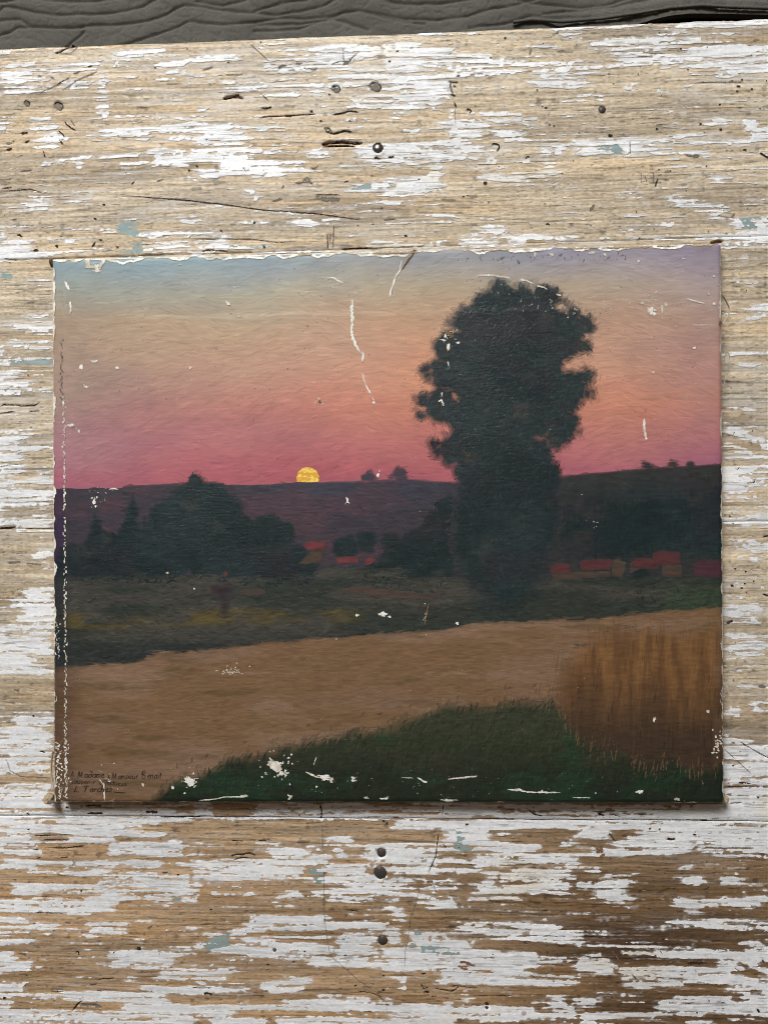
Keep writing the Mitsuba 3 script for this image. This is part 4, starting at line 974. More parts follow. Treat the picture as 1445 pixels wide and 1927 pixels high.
LAYERS = [('paint_hill', f_hill, 5, 'dusky purple painted hillside'), ('paint_leaf_low', f_belt, 85, 'dim wooded slope painted at the right'), ('paint_leaf_low', lambda x, y: np.where(x < 950, f_mid(x, y), -9), 9, 'dark painted trees left of the tall tree'), ('paint_leaf_low', lambda x, y: np.where(x < 950, -9, f_mid(x, y)), 9, 'dark painted trees right of the tall tree'), ('paint_leaf', f_left, 9, 'dark painted trees at the left'), ('paint_meadow', f_meadow, 10, 'dim painted meadow'), ('paint_leaf', f_tree, TREE_SOFT, 'tall dark painted tree'), *[('paint_brown', one_of(P), 9, None) for P in WALLS], *[('paint_red', one_of(P), 8, 'red painted roof') for P in ROOFS], *[('paint_brown', one_of(P, 10, 49, 5), 10, None) for P in BROWN], ('paint_plum', f_plum, 16, None), ('paint_red', f_head, 11, None), ('paint_field', f_field, 8, 'brown painted field'), ('paint_reed', f_reed, 42, 'rust brown painted reeds'), ('paint_grass', f_grass, 24, 'dark green painted grass'), ('paint_gold', f_sun, 2, 'golden painted sun at the horizon')]
LIFT = .000012
LAYER_Z = {}
FIELDS = []
for n, (bs, fn, soft, lab) in enumerate(LAYERS):
    f = fn(CPX, CPY).ravel()
    FIELDS.append(f)
    up = LIFT * (n + 1)
    LAYER_Z[bs] = up if bs != 'paint_gold' else .0003
    if bs in ('paint_gold', 'paint_red', 'paint_brown', 'paint_plum'):
        up = .00028 + LIFT * .2 * n
    if not (f > 0).any():
        continue
    V, F, used = clip_film(face, CF, f, up + (1e-5 if bs == 'paint_red' else 0), LIFT)
    xx, yy = chart(V)
    ff = fn(xx, yy)
    uv = np.stack([np.clip(.30 + ff / (soft(yy, 1) if callable(soft) else soft), 0, 1), np.full(len(V), .5)], 1)
    add(canvas + '__paint_layer', mikit.ply((V, F), bs, True, uv=uv), lab)


# ---- brush strokes
def strokes(bs, count, region, length, width, angle, lift, soft, spread=.25, label=None, curve=.25, tones=(.1, .9), minf=-1.0, least=.12):
    """Short raised dabs of paint: region(x, y) > minf, angle(x, y) in radians on the canvas."""
    xs, ys = rng.uniform(96, 1364, count * 6), rng.uniform(455, 1515, count * 6)
    f = region(xs, ys)
    k = np.nonzero(f > minf)[0][:count]
    x, y, f = xs[k], ys[k], f[k]
    n = len(k)
    if not n:
        return
    le, wi = rng.uniform(*length, n), rng.uniform(*width, n)
    th = angle(x, y) + rng.normal(0, spread, n)
    cv = rng.normal(0, curve, n)
    t = np.linspace(-1, 1, 5)
    ang = th[:, None] + cv[:, None] * t[None]
    dx, dy = np.cos(ang) * le[:, None] / 4, np.sin(ang) * le[:, None] / 4
    cx, cy = np.cumsum(dx, 1) - dx.sum(1, keepdims=True) / 2 + x[:, None], np.cumsum(dy, 1) - dy.sum(1, keepdims=True) / 2 + y[:, None]
    w = wi[:, None] * np.array([.35, .95, 1, .85, .2])[None] * .5
    ox, oy = -np.sin(ang) * w, np.cos(ang) * w
    PX = np.stack([cx - ox, cx, cx + ox], -1)
    PY = np.stack([cy - oy, cy, cy + oy], -1)
    h = .38 * lift * np.array([0.15, 1.0, 0.15])[None, None] * np.array([.6, 1, 1, .9, .5])[None, :, None] * np.ones((n, 1, 1)) + LAYER_Z.get(bs, 0.0) + .00001
    a, b = ab_of(PX, PY)
    ok = ((a > .002) & (a < .998) & (b > .003) & (b < .997)).all((1, 2))
    P = on_canvas(PX, PY)
    P[..., 2] += h
    P, f = P[ok], f[ok]
    n = len(P)
    base = np.arange(n)[:, None, None] * 15
    i = (np.arange(4)[:, None] * 3 + np.arange(2)[None])[None]
    q = np.stack([base + i, base + i + 1, base + i + 4, base + i + 3], -1).reshape(-1, 4)
    tone_ = rng.uniform(*tones, n)
    so = soft(y, 1) if callable(soft) else soft
    bl = np.clip(.45 + f / (so[ok] if callable(soft) else so), least, 1) * rng.uniform(.975, 1, n)
    uv = np.repeat(np.stack([bl, tone_], 1), 15, axis=0)
    add(canvas + '__brush_strokes', mikit.ply((P.reshape(-1, 3), np.vstack([q[:, [0, 1, 2]], q[:, [0, 2, 3]]])), bs, True, uv=uv), label, 'stuff')


def only(fn, *above):
    return lambda x, y: np.minimum(fn(x, y), -np.max([g(x, y) for g in above], 0))


flat = lambda x, y: .06 * np.sin(x / 90 + y / 60)
swirl = lambda x, y: 6 * nz2(x, y, 60, 60, octv=2)
dark = lambda x, y: np.maximum(np.maximum(f_hill(x, y), f_tree(x, y)), f_left(x, y))
strokes('paint_sky', 5200, lambda x, y: np.minimum(-dark(x, y), -f_sun(x, y)), (10, 44), (1.6, 4.2), lambda x, y: flat(x, y) + .5 * np.clip(nz2(x, y, 120, 62) * 3, -.6, .6), .00008, 8, .16, 'fine strokes of the sky', .14, (.34, .64), 6)
strokes('paint_hill', 2200, only(f_hill, f_tree, f_left, f_mid, lambda x, y: y - 1090, lambda x, y: f_belt(x, y) - 8), (8, 24), (1.4, 3.2), lambda x, y: .15 + .8 * swirl(x, y) * .3, .00010, 10, .2, None, .2, (.2, .85))
strokes('paint_leaf_low', 1800, lambda x, y: np.minimum(f_mid(x, y), -f_tree(x, y)), (6, 15), (1.6, 3.6), lambda x, y: 1.4 + swirl(x, y) * .4, .00014, 9, .4, None, .4, (.1, .85), -4)
strokes('paint_leaf_low', 900, lambda x, y: np.minimum(f_belt(x, y), -f_tree(x, y)), (9, 24), (1.6, 3.4), lambda x, y: 1.57 + 0 * x, .00012, 85, .2, None, .2, (.1, .8), 0)
strokes('paint_leaf', 3400, f_left, (6, 15), (1.6, 3.8), swirl, .00016, 9, .5, None, .5, (.1, .9), -4)
strokes('paint_meadow', 3600, only(f_meadow, f_tree, f_field, f_plum, f_brown), (8, 24), (1.5, 3.6), lambda x, y: swirl(x, y) * .22, .00013, 9, .25, None, .3, (.12, .95), -2)
strokes('paint_leaf', 6600, f_tree, (6, 15), (1.6, 4.0), lambda x, y: -.5 + swirl(x, y) * .8, .00016, TREE_SOFT, .5, 'dabbed foliage strokes of the tall tree', .5, (.1, .9), -6)
strokes('paint_field', 3600, only(f_field, f_reed, f_grass), (10, 36), (1.4, 3.4), lambda x, y: -.06 + .05 * np.sin(x / 70), .00007, 8, .10, None, .1, (.3, .7), -2)
strokes('paint_reed', 1500, only(f_reed, f_grass), (14, 44), (1.4, 3.0), lambda x, y: 1.62 + 0 * x - .25 * np.clip((1200 - y) / 60, 0, 1), .00010, 40, .10, None, .12, (.15, .8), -16, .5)
strokes('paint_grass', 3800, f_grass, (8, 22), (1.6, 3.6), lambda x, y: -1.05 + .8 * nz2(x, y, 90, 61), .00014, 16, .35, 'dashed strokes of the painted grass', .25, (.1, .9), -15)
strokes('paint_grass', 420, f_grass, (7, 13), (2.6, 4.8), lambda x, y: -.9 + .8 * nz2(x, y, 90, 61), .00014, 30, .4, None, .25, (.2, .9), -30, .5)
strokes('paint_gold', 30, f_sun, (5, 10), (2, 3), swirl, .0002, 4, .3, None, .2, (.2, .9), 1)

# ---- losses where the white ground shows
TOPZ = .00050
loss = []


def loss_blob(x, y, rx, ry, ragged=.45, n=13, rot=0.0):
    rx, ry = rx * .82, ry * .82
    if rx > 4:
        for _ in range(int(5 + rx)):
            u, v = rng.normal(0, .42, 2)
            xy, F = blob_px(x + u * rx, y + v * ry, rx * rng.uniform(.18, .55), ry * rng.uniform(.15, .5), 11, .5)
            loss.append((on_canvas(xy[:, 0], xy[:, 1], TOPZ + rng.uniform(0, .00003)), F))
        return
    xy, F = blob_px(x, y, rx, ry, n, ragged, rot)
    loss.append((on_canvas(xy[:, 0], xy[:, 1], TOPZ), F))


def loss_line(pts, hw, ragged=.6, taper=True, store=None):
    xy, F = ribbon_px(pts, hw * (.78 if store is None else 1), ragged, taper=taper)
    (loss if store is None else store).append((on_canvas(xy[:, 0], xy[:, 1], TOPZ), F))


def scatter_loss(x, y, sx, sy, n, r):
    for _ in range(n):
        loss_blob(rng.normal(x, sx), rng.normal(y, sy), r * rng.uniform(.4, 1.3), r * rng.uniform(.4, 1.1), .5, 8)


loss_line([(664,563),(662,580),(663,600),(661,625),(665,640),(672,655),(681,666)], 3.4)
loss_line([(683,660),(684,670),(681,682)], 2.4)
loss_line([(682,702),(685,715),(691,730),(698,741)], 1.5)
loss_line([(700,746),(706,760)], .8)
loss_line([(756,490),(752,510),(744,522),(740,535),(735,548),(733,562)], 1.6)
loss_line([(615,526),(622,522),(630,524),(638,530),(646,533)], 1.8)
loss_line([(897,523),(900,519),(915,518),(930,519),(945,521),(960,524)], 1.9)
loss_line([(978,526),(992,529),(1002,533)], 1.9)
loss_line([(1010,538),(1022,541),(1030,545)], 1.6)
loss_line([(1046,553),(1056,557)], 1.5)
loss_line([(845,646),(842,660)], 3.0)
loss_line([(842,680),(845,690)], 1.5); loss_line([(832,738),(831,746)], 1.8); loss_line([(824,756),(831,752),(835,764)], 2.0)
loss_line([(1212,788),(1211,800),(1213,815),(1216,828)], 2.6); loss_line([(1290,742),(1292,750)], 1.6)
loss_line([(163,486),(166,500)], 5, .5, False); loss_line([(196,486),(192,498)], 4.5, .5, False); loss_line([(162,503),(178,502),(193,498)], 4, .5, False); loss_blob(184, 508, 11, 8)
loss_line([(122,528),(127,538),(132,546)], 2.6); loss_line([(133,567),(134,580),(134,590)], 2.0); loss_line([(425,566),(433,574)], 3.0)
for x, y, rx, ry in [(179,680,8,4.5),(154,691,4,5.5),(162,728,5,4),(221,692,4,3),(359,692,3.2,2.6),(443,540,3,1),(434,588,3,2),(450,596,3.5,2.5),(338,498,3,1.5),(1225,584,10,8.5),(1208,570,4,2.6),(1245,580,1.8,10),(1252,573,4,4),(1332,553,5,3.2),(1343,572,4,4),(1342,520,2,2),(1114,476,8,5),(1037,479,6,4),(1006,479,3,4),(1137,479,5,3),(1201,492,2.4,3.6),(1190,506,5,4),(1285,487,2.6,2),(1228,701,3.4,2.2),(1306,655,4,2.6),(711,894,3,5.6),(714,886,2.4,1.6),(654,942,2.2,6),(703,757,2.6,3.6),(178,944,3.6,5),(174,937,2,2),(183,936,2,2),(181,953,2,3),(134,800,5,6),(150,812,3,3),(315,1078,2.6,2.2),(366,1108,2,2),(719,1156,11,6),(733,1161,5,3),(672,1158,4,3),(860,1173,4,3.2),(633,1202,1.4,1.6),(1230,1353,3.2,5.5),(1331,1339,4,3.4),(520,1440,16,13),(531,1455,10,8),(512,1432,8,5),(613,1464,13,6.5),(624,1468,5,6),(600,1460,6,2.6),(665,1467,5,7),(596,1480,2.2,2.6),(358,1470,12,9),(326,1481,3,4),(348,1492,2,2),(270,1476,3,4),(1203,1489,7,5),(1272,1503,7,4),(973,1486,10,4),(1019,1488,3,2),(845,1506,16,3),(728,1503,9,3),(690,1501,6,3),(545,1500,6,5),(460,1497,8,3),(550,1437,3,2),(1120,1492,2,1.6),(187,640,2,1),(1230,590,4,4),(835,640,6,2.6),(838,632,2.4,5),(862,645,4,2.4)]:
    loss_blob(x, y, rx, ry)
loss_line([(785,1463),(800,1472),(804,1471)], 1.6); loss_line([(755,1463),(777,1464)], .9); loss_line([(842,1466),(870,1463),(898,1460)], 1.7); loss_line([(575,1452),(590,1459),(602,1464)], 1.6); loss_line([(596,1424),(590,1440)], .9)
loss_line([(954,1485),(975,1486),(992,1490),(1054,1491)], 1.5); loss_line([(1076,1500),(1110,1501)], .9); loss_line([(375,1506),(400,1504),(425,1499),(465,1499)], 1.4); loss_line([(196,1470),(197,1490),(198,1505)], 1.4); loss_line([(188,1465),(196,1478)], 1.6)
loss_line([(651,935),(654,944)], 1.6); loss_line([(649,949),(654,943),(658,948)], 1.1); scatter_loss(800, 1162, 3, 16, 9, 1.6); loss_line([(1300,612),(1345,612)], .7); loss_line([(1290,562),(1325,572)], 1.2)
loss_line([(206,921),(216,919),(224,922)], 1.4)
for x, y, sx, sy, n, r in [(440,1264,12,5,34,1.8),(520,1440,18,14,26,2.2),(358,1470,9,8,16,2.2),(1350,1398,8,12,26,2.6),(1000,570,30,9,16,1.3),(955,545,25,8,14,1.3),(1085,585,18,6,18,1.6),(1135,580,22,8,14,1.3),(1250,580,40,15,26,1.2),(1225,575,12,12,14,1.6),(615,530,30,14,10,1.3),(672,545,8,10,6,1.8),(700,520,60,18,12,1.0),(602,757,6,6,12,1.4),(846,630,9,8,14,1.6),(135,805,8,7,8,1.3),(180,945,10,9,8,1.2),(205,1455,8,10,12,1.4),(240,1475,60,15,18,.9),(200,922,20,4,8,1.2),(1120,985,6,8,8,1.2),(700,1470,150,14,30,.9),(1000,1480,200,14,26,.9),(1350,560,6,30,24,1.3),(1320,680,25,60,20,.9),(1000,1310,200,60,22,.7),(500,1330,250,50,24,.7),(700,700,350,120,30,.8)]:
    scatter_loss(x, y, sx, sy, n, r)
# the worn crease at the left
for y in np.arange(745, 1500, 3.1):
    xx = 121.5 + (y - 740) * .0055
    if rng.uniform() < .78:
        loss_blob(xx + rng.normal(0, 1.3), y, rng.uniform(.9, 2.2), rng.uniform(1.0, 3.4), .5, 8)
for y in np.arange(1395, 1505, 1.6):
    loss_blob(rng.normal(111, 5), y, rng.uniform(.8, 2.6), rng.uniform(.8, 3), .5, 8)
    if rng.uniform() < .6:
        loss_blob(rng.normal(126, 3), y, rng.uniform(.8, 2), rng.uniform(.8, 3), .5, 8)
for y in np.arange(1170, 1240, 2.2):
    loss_blob(rng.normal(107, 4), y, rng.uniform(.8, 2), rng.uniform(.8, 2.4), .5, 8)


def edge_band(side, reach, thresh, base, step=1.5, seed=0, lo=0, hi=1):
    """White ground bared along an edge: side 't', 'b', 'l', 'r'."""
    n = int((1260 if side in 'tb' else 1030) / step)
    t = np.linspace(lo, hi, n)
    q = meshkit.fbm(np.stack([t * 42, t * 0 + seed, t * 0], -1), 4, seed=seed)
    q2 = meshkit.fbm(np.stack([t * 240, t * 0 + seed, t * 0], -1), 3, seed=seed + 1)
    w = np.clip((q - thresh) * reach / (1 - thresh) * 1.6 + (q2 - .5) * reach * .35 + base, 0, None)
    A = {'t': (0, 1), 'b': (3, 2), 'l': (0, 3), 'r': (1, 2)}[side]
    E = CANVAS_PX[A[0]] + (CANVAS_PX[A[1]] - CANVAS_PX[A[0]]) * t[:, None]
    inw = {'t': (0, 1), 'b': (0, -1), 'l': (1, 0), 'r': (-1, 0)}[side]
    I = E + np.array(inw) * (w[:, None] + .05)
    xy = np.stack([E + np.array(inw) * .8, I], 1).reshape(-1, 2)
    good = (w[:-1] > .9) | (w[1:] > .9)
    i = np.arange(n - 1)[good] * 2
    loss.append((on_canvas(xy[:, 0], xy[:, 1], TOPZ), np.vstack([np.stack([i, i + 1, i + 3], 1), np.stack([i, i + 3, i + 2], 1)])))


edge_band('t', 8, .42, 4.2, seed=71)
edge_band('l', 7, .46, .4, seed=73)
edge_band('l', 6, .44, .4, seed=79, lo=.03, hi=.30)
edge_band('r', 4, .46, .9, seed=75)
edge_band('r', 6, .40, 1.6, seed=81, lo=.65, hi=.9)
edge_band('b', 4, .52, -.2, seed=77)
edge_band('b', 6, .42, .8, seed=83, lo=.01, hi=.09)
V, F = join(loss)
add(canvas + '__paint_losses', mikit.ply((V, F), 'ground', False), 'bare white patches where the paint has flaked off', 'stuff')

# dark dots along the crease, dirt along the top, small tears
dirt = []
for y in np.arange(640, 760, 3):
    if rng.uniform() < .8:
        xy, F = blob_px(rng.normal(117, 1.6), y, rng.uniform(.6, 1.5), rng.uniform(.8, 2.4), 8, .4)
        dirt.append((on_canvas(xy[:, 0], xy[:, 1], TOPZ), F))
for x in rng.uniform(850, 1180, 60):
    if rng.uniform() < .9:
        xy, F = blob_px(x, 488 - (x - 850) * .014 + rng.normal(0, 5), rng.uniform(.4, 1.3), rng.uniform(.5, 2.4), 8, .5)
        dirt.append((on_canvas(xy[:, 0], xy[:, 1], TOPZ), F))
for _ in range(240):
    x, y = rng.uniform(105, 1355), rng.uniform(490, 880)
    xy, F = blob_px(x, y, rng.uniform(.4, 1.0), rng.uniform(.4, .9), 7, .4)
    dirt.append((on_canvas(xy[:, 0], xy[:, 1], TOPZ), F))
V, F = join(dirt)
add(canvas + '__dirt_specks', mikit.ply((V, F), 'dirt', False), None, 'stuff')
tears = []
for pts, hw in [([(781,472),(774,482),(766,492),(758,505),(755,508)], 1.5), ([(772,474),(784,470)], 2.6), ([(838,622),(845,628),(851,634)], 2.6), ([(843,636),(850,634)], 1.6), ([(600,754),(604,758)], 2.2), ([(806,1138),(802,1158),(799,1176)], .9), ([(1358,604),(1352,612)], 3.2)]:
    loss_line(pts, hw, .5, True, tears)
V, F = join(tears)
V[:, 2] += .0001
add(canvas + '__tears', mikit.ply((V, F), 'tear', False), 'small brown tears in the canvas', 'stuff')
# worn brown edge of the weave along the top
worn = []
for x0, x1, w in [(700,790,4.5),(1060,1130,3),(1140,1230,4),(1235,1262,3),(1300,1345,4),(560,590,3.4),(905,960,2.4)]:
    xs = np.arange(x0, x1, 2.0)
    ys = 487 - (xs - 98) * 30 / 1259 + 3 + rng.uniform(-1, 1.5, len(xs))
    loss_line(list(zip(xs, ys)), w * .55, .7, True, worn)
V, F = join(worn)
V[:, 2] += .00006
add(canvas + '__worn_weave', mikit.ply((V, F), 'raw_canvas', False), None, 'stuff')

# ---- the dedication and signature in the lower left corner
GLYPH = {  # single-line letters on a grid: x right, y up (0 = baseline, 1 = small letter height)
    'a': (1.0, [[(.9,.8),(.5,1),(.1,.6),(.2,.1),(.6,0),(.9,.5),(.9,1)],[(.9,.9),(.9,.2),(1.05,.05)]]), 'c': (.75, [[(.75,.85),(.4,1),(.1,.5),(.3,.05),(.75,.15)]]), 'd': (1.0, [[(.85,.7),(.4,.95),(.1,.45),(.35,0),(.8,.35),(.9,1.2),(.6,1.9),(.3,1.6)]]),
    'e': (.75, [[(.1,.5),(.6,.65),(.55,1),(.2,.9),(.1,.4),(.35,0),(.75,.2)]]), 'f': (.7, [[(.7,1.7),(.4,1.8),(.3,.8),(.2,-.7)],[(.1,.9),(.7,1)]]), 'h': (1.0, [[(.2,1.8),(.15,0)],[(.15,.5),(.5,1),(.75,.7),(.75,0)]]), 'i': (.4, [[(.2,1),(.2,.1),(.35,.05)],[(.2,1.45),(.25,1.5)]]),
    'm': (1.3, [[(.1,1),(.1,0)],[(.1,.7),(.4,1),(.5,.7),(.5,0)],[(.5,.7),(.85,1),(1,.7),(1,.1),(1.15,0)]]), 'n': (.95, [[(.1,1),(.1,0)],[(.1,.6),(.45,1),(.65,.7),(.65,.1),(.8,0)]]), 'o': (.85, [[(.45,1),(.1,.6),(.2,.05),(.6,.05),(.75,.6),(.45,1),(.85,.85)]]), 'r': (.7, [[(.15,1),(.15,0)],[(.15,.6),(.45,1),(.65,.85)]]),
    's': (.7, [[(.6,.95),(.2,.9),(.25,.55),(.55,.4),(.5,.05),(.1,.05)]]), 't': (.6, [[(.35,1.6),(.25,.1),(.5,0)],[(.05,1.05),(.6,1.1)]]), 'u': (.95, [[(.1,1),(.12,.2),(.4,0),(.65,.4),(.7,1)],[(.7,1),(.7,.1),(.85,0)]]), 'v': (.8, [[(.1,1),(.35,0),(.7,1)]]), 'x': (.85, [[(.1,1),(.7,0)],[(.75,1),(.35,.4),(.2,-.1)]]),
    'z': (.8, [[(.05,1),(.7,1),(.1,.05),(.8,.02)]]), 'M': (1.7, [[(.1,0),(.2,1.9)],[(.2,1.9),(.6,.2)],[(.6,.2),(1.0,1.8),(1.1,.1),(1.35,0)]]), 'B': (1.7, [[(.5,1.9),(.35,0)],[(.1,.9),(.25,1.8),(.75,2.2),(1.1,1.7),(.6,1.05),(1.2,.7),(1.1,.1),(.6,-.05)]]), 'L': (1.0, [[(.7,1.4),(.5,1.6),(.4,.6),(.1,.05),(.5,.1),(1.0,0)]]),
    'F': (1.4, [[(.15,1.4),(.6,1.75),(1.2,1.6)],[(.65,1.7),(.6,.5),(.3,.0)],[(.3,.9),(.9,.95)]]), 'A': (1.2, [[(.1,0),(.55,1.8),(.95,0)],[(.25,.7),(.85,.75)]]), '&': (.9, [[(.8,.1),(.3,.7),(.5,1),(.6,.7),(.15,.3),(.35,0),(.8,.45)]]), '.': (.4, [[(.1,.05),(.2,.05)]]), ' ': (.55, []),
}
ink = []


def write(text, x, y, h, slope=0.0, hw=.62, slant=.12, squeeze=.82):
    px = x
    for ch in text:
        adv, lines_ = GLYPH[ch]
        for ln in lines_:
            P = [(px + (u * squeeze + slant * v) * h, y + slope * (px - x) - v * h) for u, v in ln]
            if len(P) == 1:
                P = P * 2
            xy, F = ribbon_px(P, hw * .98, .2, n=max(4, 3 * len(P)), taper=False)
            ink.append((on_canvas(xy[:, 0], xy[:, 1], TOPZ + .00004), F))
        px += adv * h * squeeze


write('A', 134, 1461.5, 6.2, hw=.38)
write('Madame', 147, 1463, 6.6, hw=.62, squeeze=1.12)
write('&', 203, 1464, 6.0, hw=.5)
write('Monsieur', 211, 1465.5, 6.4, hw=.58, squeeze=1.12)
write('Benoit', 265, 1464.5, 6.8, hw=.62, squeeze=1.10)
write('souvenir', 134, 1474.5, 5.4, slope=.02, hw=.52, squeeze=1.42)
write('affectueux', 187, 1476, 5.2, slope=.05, hw=.5, squeeze=1.26)
write('L. Forchez', 139, 1490, 6.6, slope=.0, hw=.68, squeeze=1.36)
xy, F = ribbon_px([(214, 1490), (226, 1491.2), (238, 1491.5)], .8, .2, 8)
ink.append((on_canvas(xy[:, 0], xy[:, 1], TOPZ + .00004), F))
V, F = join(ink)
add(canvas + '__dedication', mikit.ply((V, F), 'ink', False), 'handwritten dedication and signature in dark ink at the lower left')


# ---- frayed corners and loose threads
def lump(x, y, z, rx, ry, rz, seed):
    s = trimesh.creation.icosphere(subdivisions=3, radius=1.0)
    v = np.array(s.vertices)
    d = 1 + .95 * (meshkit.fbm(v * 2.3 + seed * 5, 3, seed=seed) - .5) + .22 * (meshkit.fbm(v * [9, 3, 4] + seed, 2, seed=seed + 2) - .5)
    v = v * d[:, None] * np.array([rx, ry, rz]) * .45e-3
    c = at(x, y, z)
    return v + c, np.array(s.faces)


add(canvas + '__folded_corner', mikit.ply(lump(94, 1502, .010, 9.5, 8.5, 14, 1), 'raw_canvas', True), 'beige tuft of folded canvas at the lower left corner')
add(canvas + '__folded_corner', mikit.ply(lump(1362, 1502, .008, 4.5, 8, 12, 2), 'raw_canvas', True), 'folded canvas at the lower right corner')
add(canvas + '__folded_corner', mikit.ply(lump(100, 495, .011, 3.2, 8, 10, 3), 'tear', True), 'brown worn canvas at the upper left corner')
add(canvas + '__folded_corner', mikit.ply(lump(1347, 455, .011, 10, 3.0, 9, 4), 'tear', True), 'brown worn canvas at the upper right corner')


def thread(pts, r, sm=6):
    P = smooth_line(pts, len(pts) * sm)
    ker = np.array([1, 2, 3, 2, 1.]) / 9
    Q = np.vstack([P[:1]] * 2 + [P] + [P[-1:]] * 2)
    P = np.stack([np.convolve(Q[:, k], ker, 'valid') for k in range(3)], 1)
    W = np.stack([at(x, y, z) for x, y, z in P])
    return tube(W, r)


add(canvas + '__thread', mikit.ply(thread([(1358,556,.017),(1363,562,.014),(1368,572,.011),(1372,580,.009),(1371,590,.009),(1366,600,.012),(1359,612,.017)], .00055), 'thread_fibre', True), 'thick loose thread standing off the right edge')
add(canvas + '__thread', mikit.ply(thread([(1360,664,.012),(1368,662,.010),(1372,668,.008),(1372,678,.007),(1366,686,.006),(1361,680,.007),(1362,672,.008),(1366,668,.009)], .00028), 'thread_fibre', True), 'curled pale thread beside the right edge')
add(canvas + '__thread', mikit.ply(thread([(1380,676,.003),(1374,683,.004),(1368,684,.005),(1371,692,.005),(1368,700,.005),(1365,706,.006),(1369,702,.006),(1364,714,.007),(1361,722,.009)], .00028), 'thread_fibre', True))
add(canvas + '__thread', mikit.ply(thread([(101,1414,.016),(98,1430,.012),(97,1450,.010),(98,1470,.010),(101,1486,.013)], .0008), 'thread_fibre', True), 'frayed strip of canvas along the left edge')

# ------------------------------------------------------------------ the quilt beyond the table
ZQ = -0.045
STITCH = [
    [(-60,16),(20,8),(65,-2)], [(65,2),(110,8),(150,10),(190,7),(232,-2)], [(-60,40),(0,31),(12,18),(30,20),(70,28),(120,34),(180,33),(220,28),(270,15),(300,-2)],
    [(-60,90),(0,73),(20,66),(35,55),(60,53),(110,57),(150,56),(220,50),(280,42),(320,25),(347,10),(370,14),(420,22),(482,28),(520,32),(570,25),(610,15),(648,-2)], [(225,90),(270,75),(310,60),(335,52),(355,42),(380,46),(420,50),(482,46),(520,38),(570,40),(630,35),(650,28),(675,23),(700,28),(720,35),(760,43),(800,48)],
    [(690,-6),(740,10),(790,12),(850,9),(905,-2)], [(700,28),(760,38),(820,41),(880,33),(930,20),(970,12),(1010,2)], [(482,50),(560,50),(620,42)], [(482,62),(560,60),(622,38),(650,46),(690,60)], [(930,-8),(1000,10),(1080,15),(1140,12),(1200,-5)], [(880,56),(940,48),(1000,34),(1040,38),(1110,36)], [(1020,30),(1090,20),(1150,16),(1230,2)],
    [(0,44),(40,40),(60,53)], [(120,100),(150,72),(160,64)], [(370,5),(420,14),(470,2)], [(1180,10),(1250,-4),(1300,4),(1380,-4),(1450,2)], [(480,25),(530,10),(580,4)],
]
for kk in range(9):
    y0 = -22 - 26 * kk
    for part in range(5):
        xs0 = -500 + part * 500 + (kk % 3) * 130
        STITCH.append([(xs0 + t * 40, y0 + 16 * math.sin(t * .5 + kk) * (1 - t / 16) - 10 * (t > 9)) for t in range(0, 13)])
qx, qy = np.meshgrid(np.arange(-.42, .4201, .00105), np.arange(.392, .5001, .00105))
Q0, Q1, Q2 = float(qx.max()), float(qy.min()), float(qy.max())
QP = np.stack([qx, qy, np.full(qx.shape, ZQ)], -1)
ux, uy = chart(QP)
ux += 8 * nz2(ux, uy, 30, 90)
uy += 3 * nz2(ux, uy, 25, 91)
dd = np.full(qx.shape, 40.0)
for P in STITCH:
    q = np.asarray(P, float)
    m = (ux > q[:, 0].min() - 40) & (ux < q[:, 0].max() + 40) & (uy > q[:, 1].min() - 40) & (uy < q[:, 1].max() + 40)
    if m.any():
        d, _ = dist_poly(ux[m], uy[m], P)
        dd[m] = np.minimum(dd[m], d)
puff = .0012 * (1 - np.exp(-dd / 8.0)) + .0014 * (1 - np.exp(-(dd / 2.6) ** 2))
wr = np.abs(nz2(ux + 1.2 * uy, uy - .5 * ux, 40, 92, 18)) * 2
QP[..., 2] = ZQ + puff - .0008 * (1 - np.clip(wr * 4, 0, 1)) ** 2 * np.clip(dd / 10, 0, 1) + .006 * nz2(ux, uy, 160, 93) + .0022 * nz2(ux, uy, 34, 94)
HEM = [(880,62),(965,39),(1000,34),(1060,38),(1130,32),(1200,22),(1260,12),(1320,7),(1370,10),(1460,13),(1700,14)]
hx, hy = chart(np.stack([qx, qy, np.full(qx.shape, ZQ)], -1))
over = poly_y(HEM, hx) - hy
over = poly_y(HEM, hx) - hy
lift = np.where(hx > 965, np.exp(-np.clip(over, 0, 80) / 14.0) * np.clip((hx - 965) / 200, 0, 1), 0)
QP[..., 2] += .005 * lift
hx, hy = chart(QP)
CUT = [(1150, 60), (1195, 42), (1230, 31), (1262, 24), (1300, 20), (1370, 21), (1460, 23), (1700, 24)]
ffq = np.where(hx > 1150, poly_y(CUT, hx) + 5 - hy, 40.0).ravel()
i = grid_faces(qx.shape[1], qx.shape[0])
QF = np.stack([i, i + 1, i + qx.shape[1] + 1, i + qx.shape[1]], -1).reshape(-1, 4)
QF = np.vstack([QF[:, [0, 1, 2]], QF[:, [0, 2, 3]]])
V, F, _ = clip_film(QP.reshape(-1, 3), QF, ffq, 0.0, 0.006)
bx_, by_ = np.meshgrid(np.linspace(-1.4, 1.4, 141), np.concatenate([[Q2 - .0005], np.linspace(Q2 + .02, 1.7, 60)]))
far_part = np.stack([bx_, by_, ZQ + .003 + .01 * nz2(bx_ * 8, by_ * 8, 1, 95)], -1)
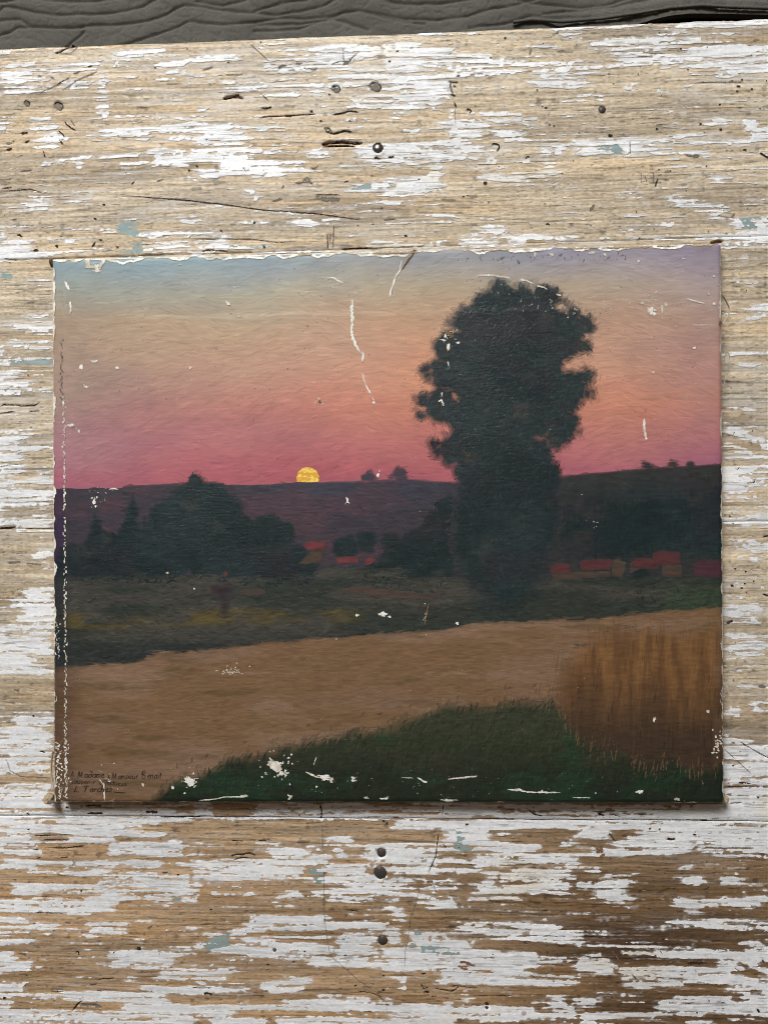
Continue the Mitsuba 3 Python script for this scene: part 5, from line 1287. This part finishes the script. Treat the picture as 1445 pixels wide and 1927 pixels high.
sx_, sy_ = np.meshgrid(np.concatenate([np.linspace(-1.4, -Q0 + .0005, 40)]), np.linspace(Q1, Q2, 12))
left_part = np.stack([sx_, sy_, ZQ + .003 + .01 * nz2(sx_ * 8, sy_ * 8, 1, 95)], -1)
right_part = left_part * [-1, 1, 1]


def sheet(G, flip=False):
    ny_, nx_ = G.shape[:2]
    i_ = grid_faces(nx_, ny_)
    q_ = np.stack([i_, i_ + 1, i_ + nx_ + 1, i_ + nx_], -1).reshape(-1, 4)
    return G.reshape(-1, 3), np.vstack([q_[:, [0, 1, 2]], q_[:, [0, 2, 3]]])


V, F = join([(V, F), sheet(far_part), sheet(left_part), sheet(right_part)])


def quilt_fn(p, n, uv):
    c = mix(c3([.082, .078, .066]), c3([.106, .100, .086]), fbm(p.x * 30, p.y * 60, 2.0))
    return c * (.86 + .28 * noise(p.x * 1400, p.y * 1400, 3.0))


scene['quilt_cloth'] = bumped(prin(proc(quilt_fn), .9, .1, sheen=.3), lambda p, n, uv: noise(p.x * 900, p.y * 900) + .8 * noise(p.x * 260, p.y * 420, 7.0), .00018)
quilt = 'quilt'
labels[quilt] = {'label': 'dark grey quilt with wavy stitched lines lying beyond the far edge of the table', 'category': 'quilt'}
scene[quilt + '__cover'] = mikit.ply((V, F), 'quilt_cloth', True)
hem = []
hp = smooth_line([(x, y, 0) for x, y in HEM[1:]], 160)
hz = []
for x, y in hp[:, :2]:
    l = np.clip((x - 965) / 200, 0, 1)
    hem.append(at(x, y + 3, ZQ + .004 + .005 * l))
scene[quilt + '__hem'] = mikit.ply(tube(np.array(hem), .0014, 8), 'quilt_cloth', True)
scene['floor_dark'] = {'type': 'twosided', 'bsdf': prin(proc(lambda p, n, uv: mix(c3([.05, .038, .028]), c3([.09, .066, .046]), fbm(p.x * 8, p.y * 60))), .6, .3)}
scene['floor'] = mikit.ply((np.array([[-4, -4, -.72], [4, -4, -.72], [4, 4, -.72], [-4, 4, -.72]]), np.array([[0, 1, 2, 3]])), 'floor_dark', False)
labels['floor'] = {'label': 'dark floor far below the table', 'kind': 'structure'}
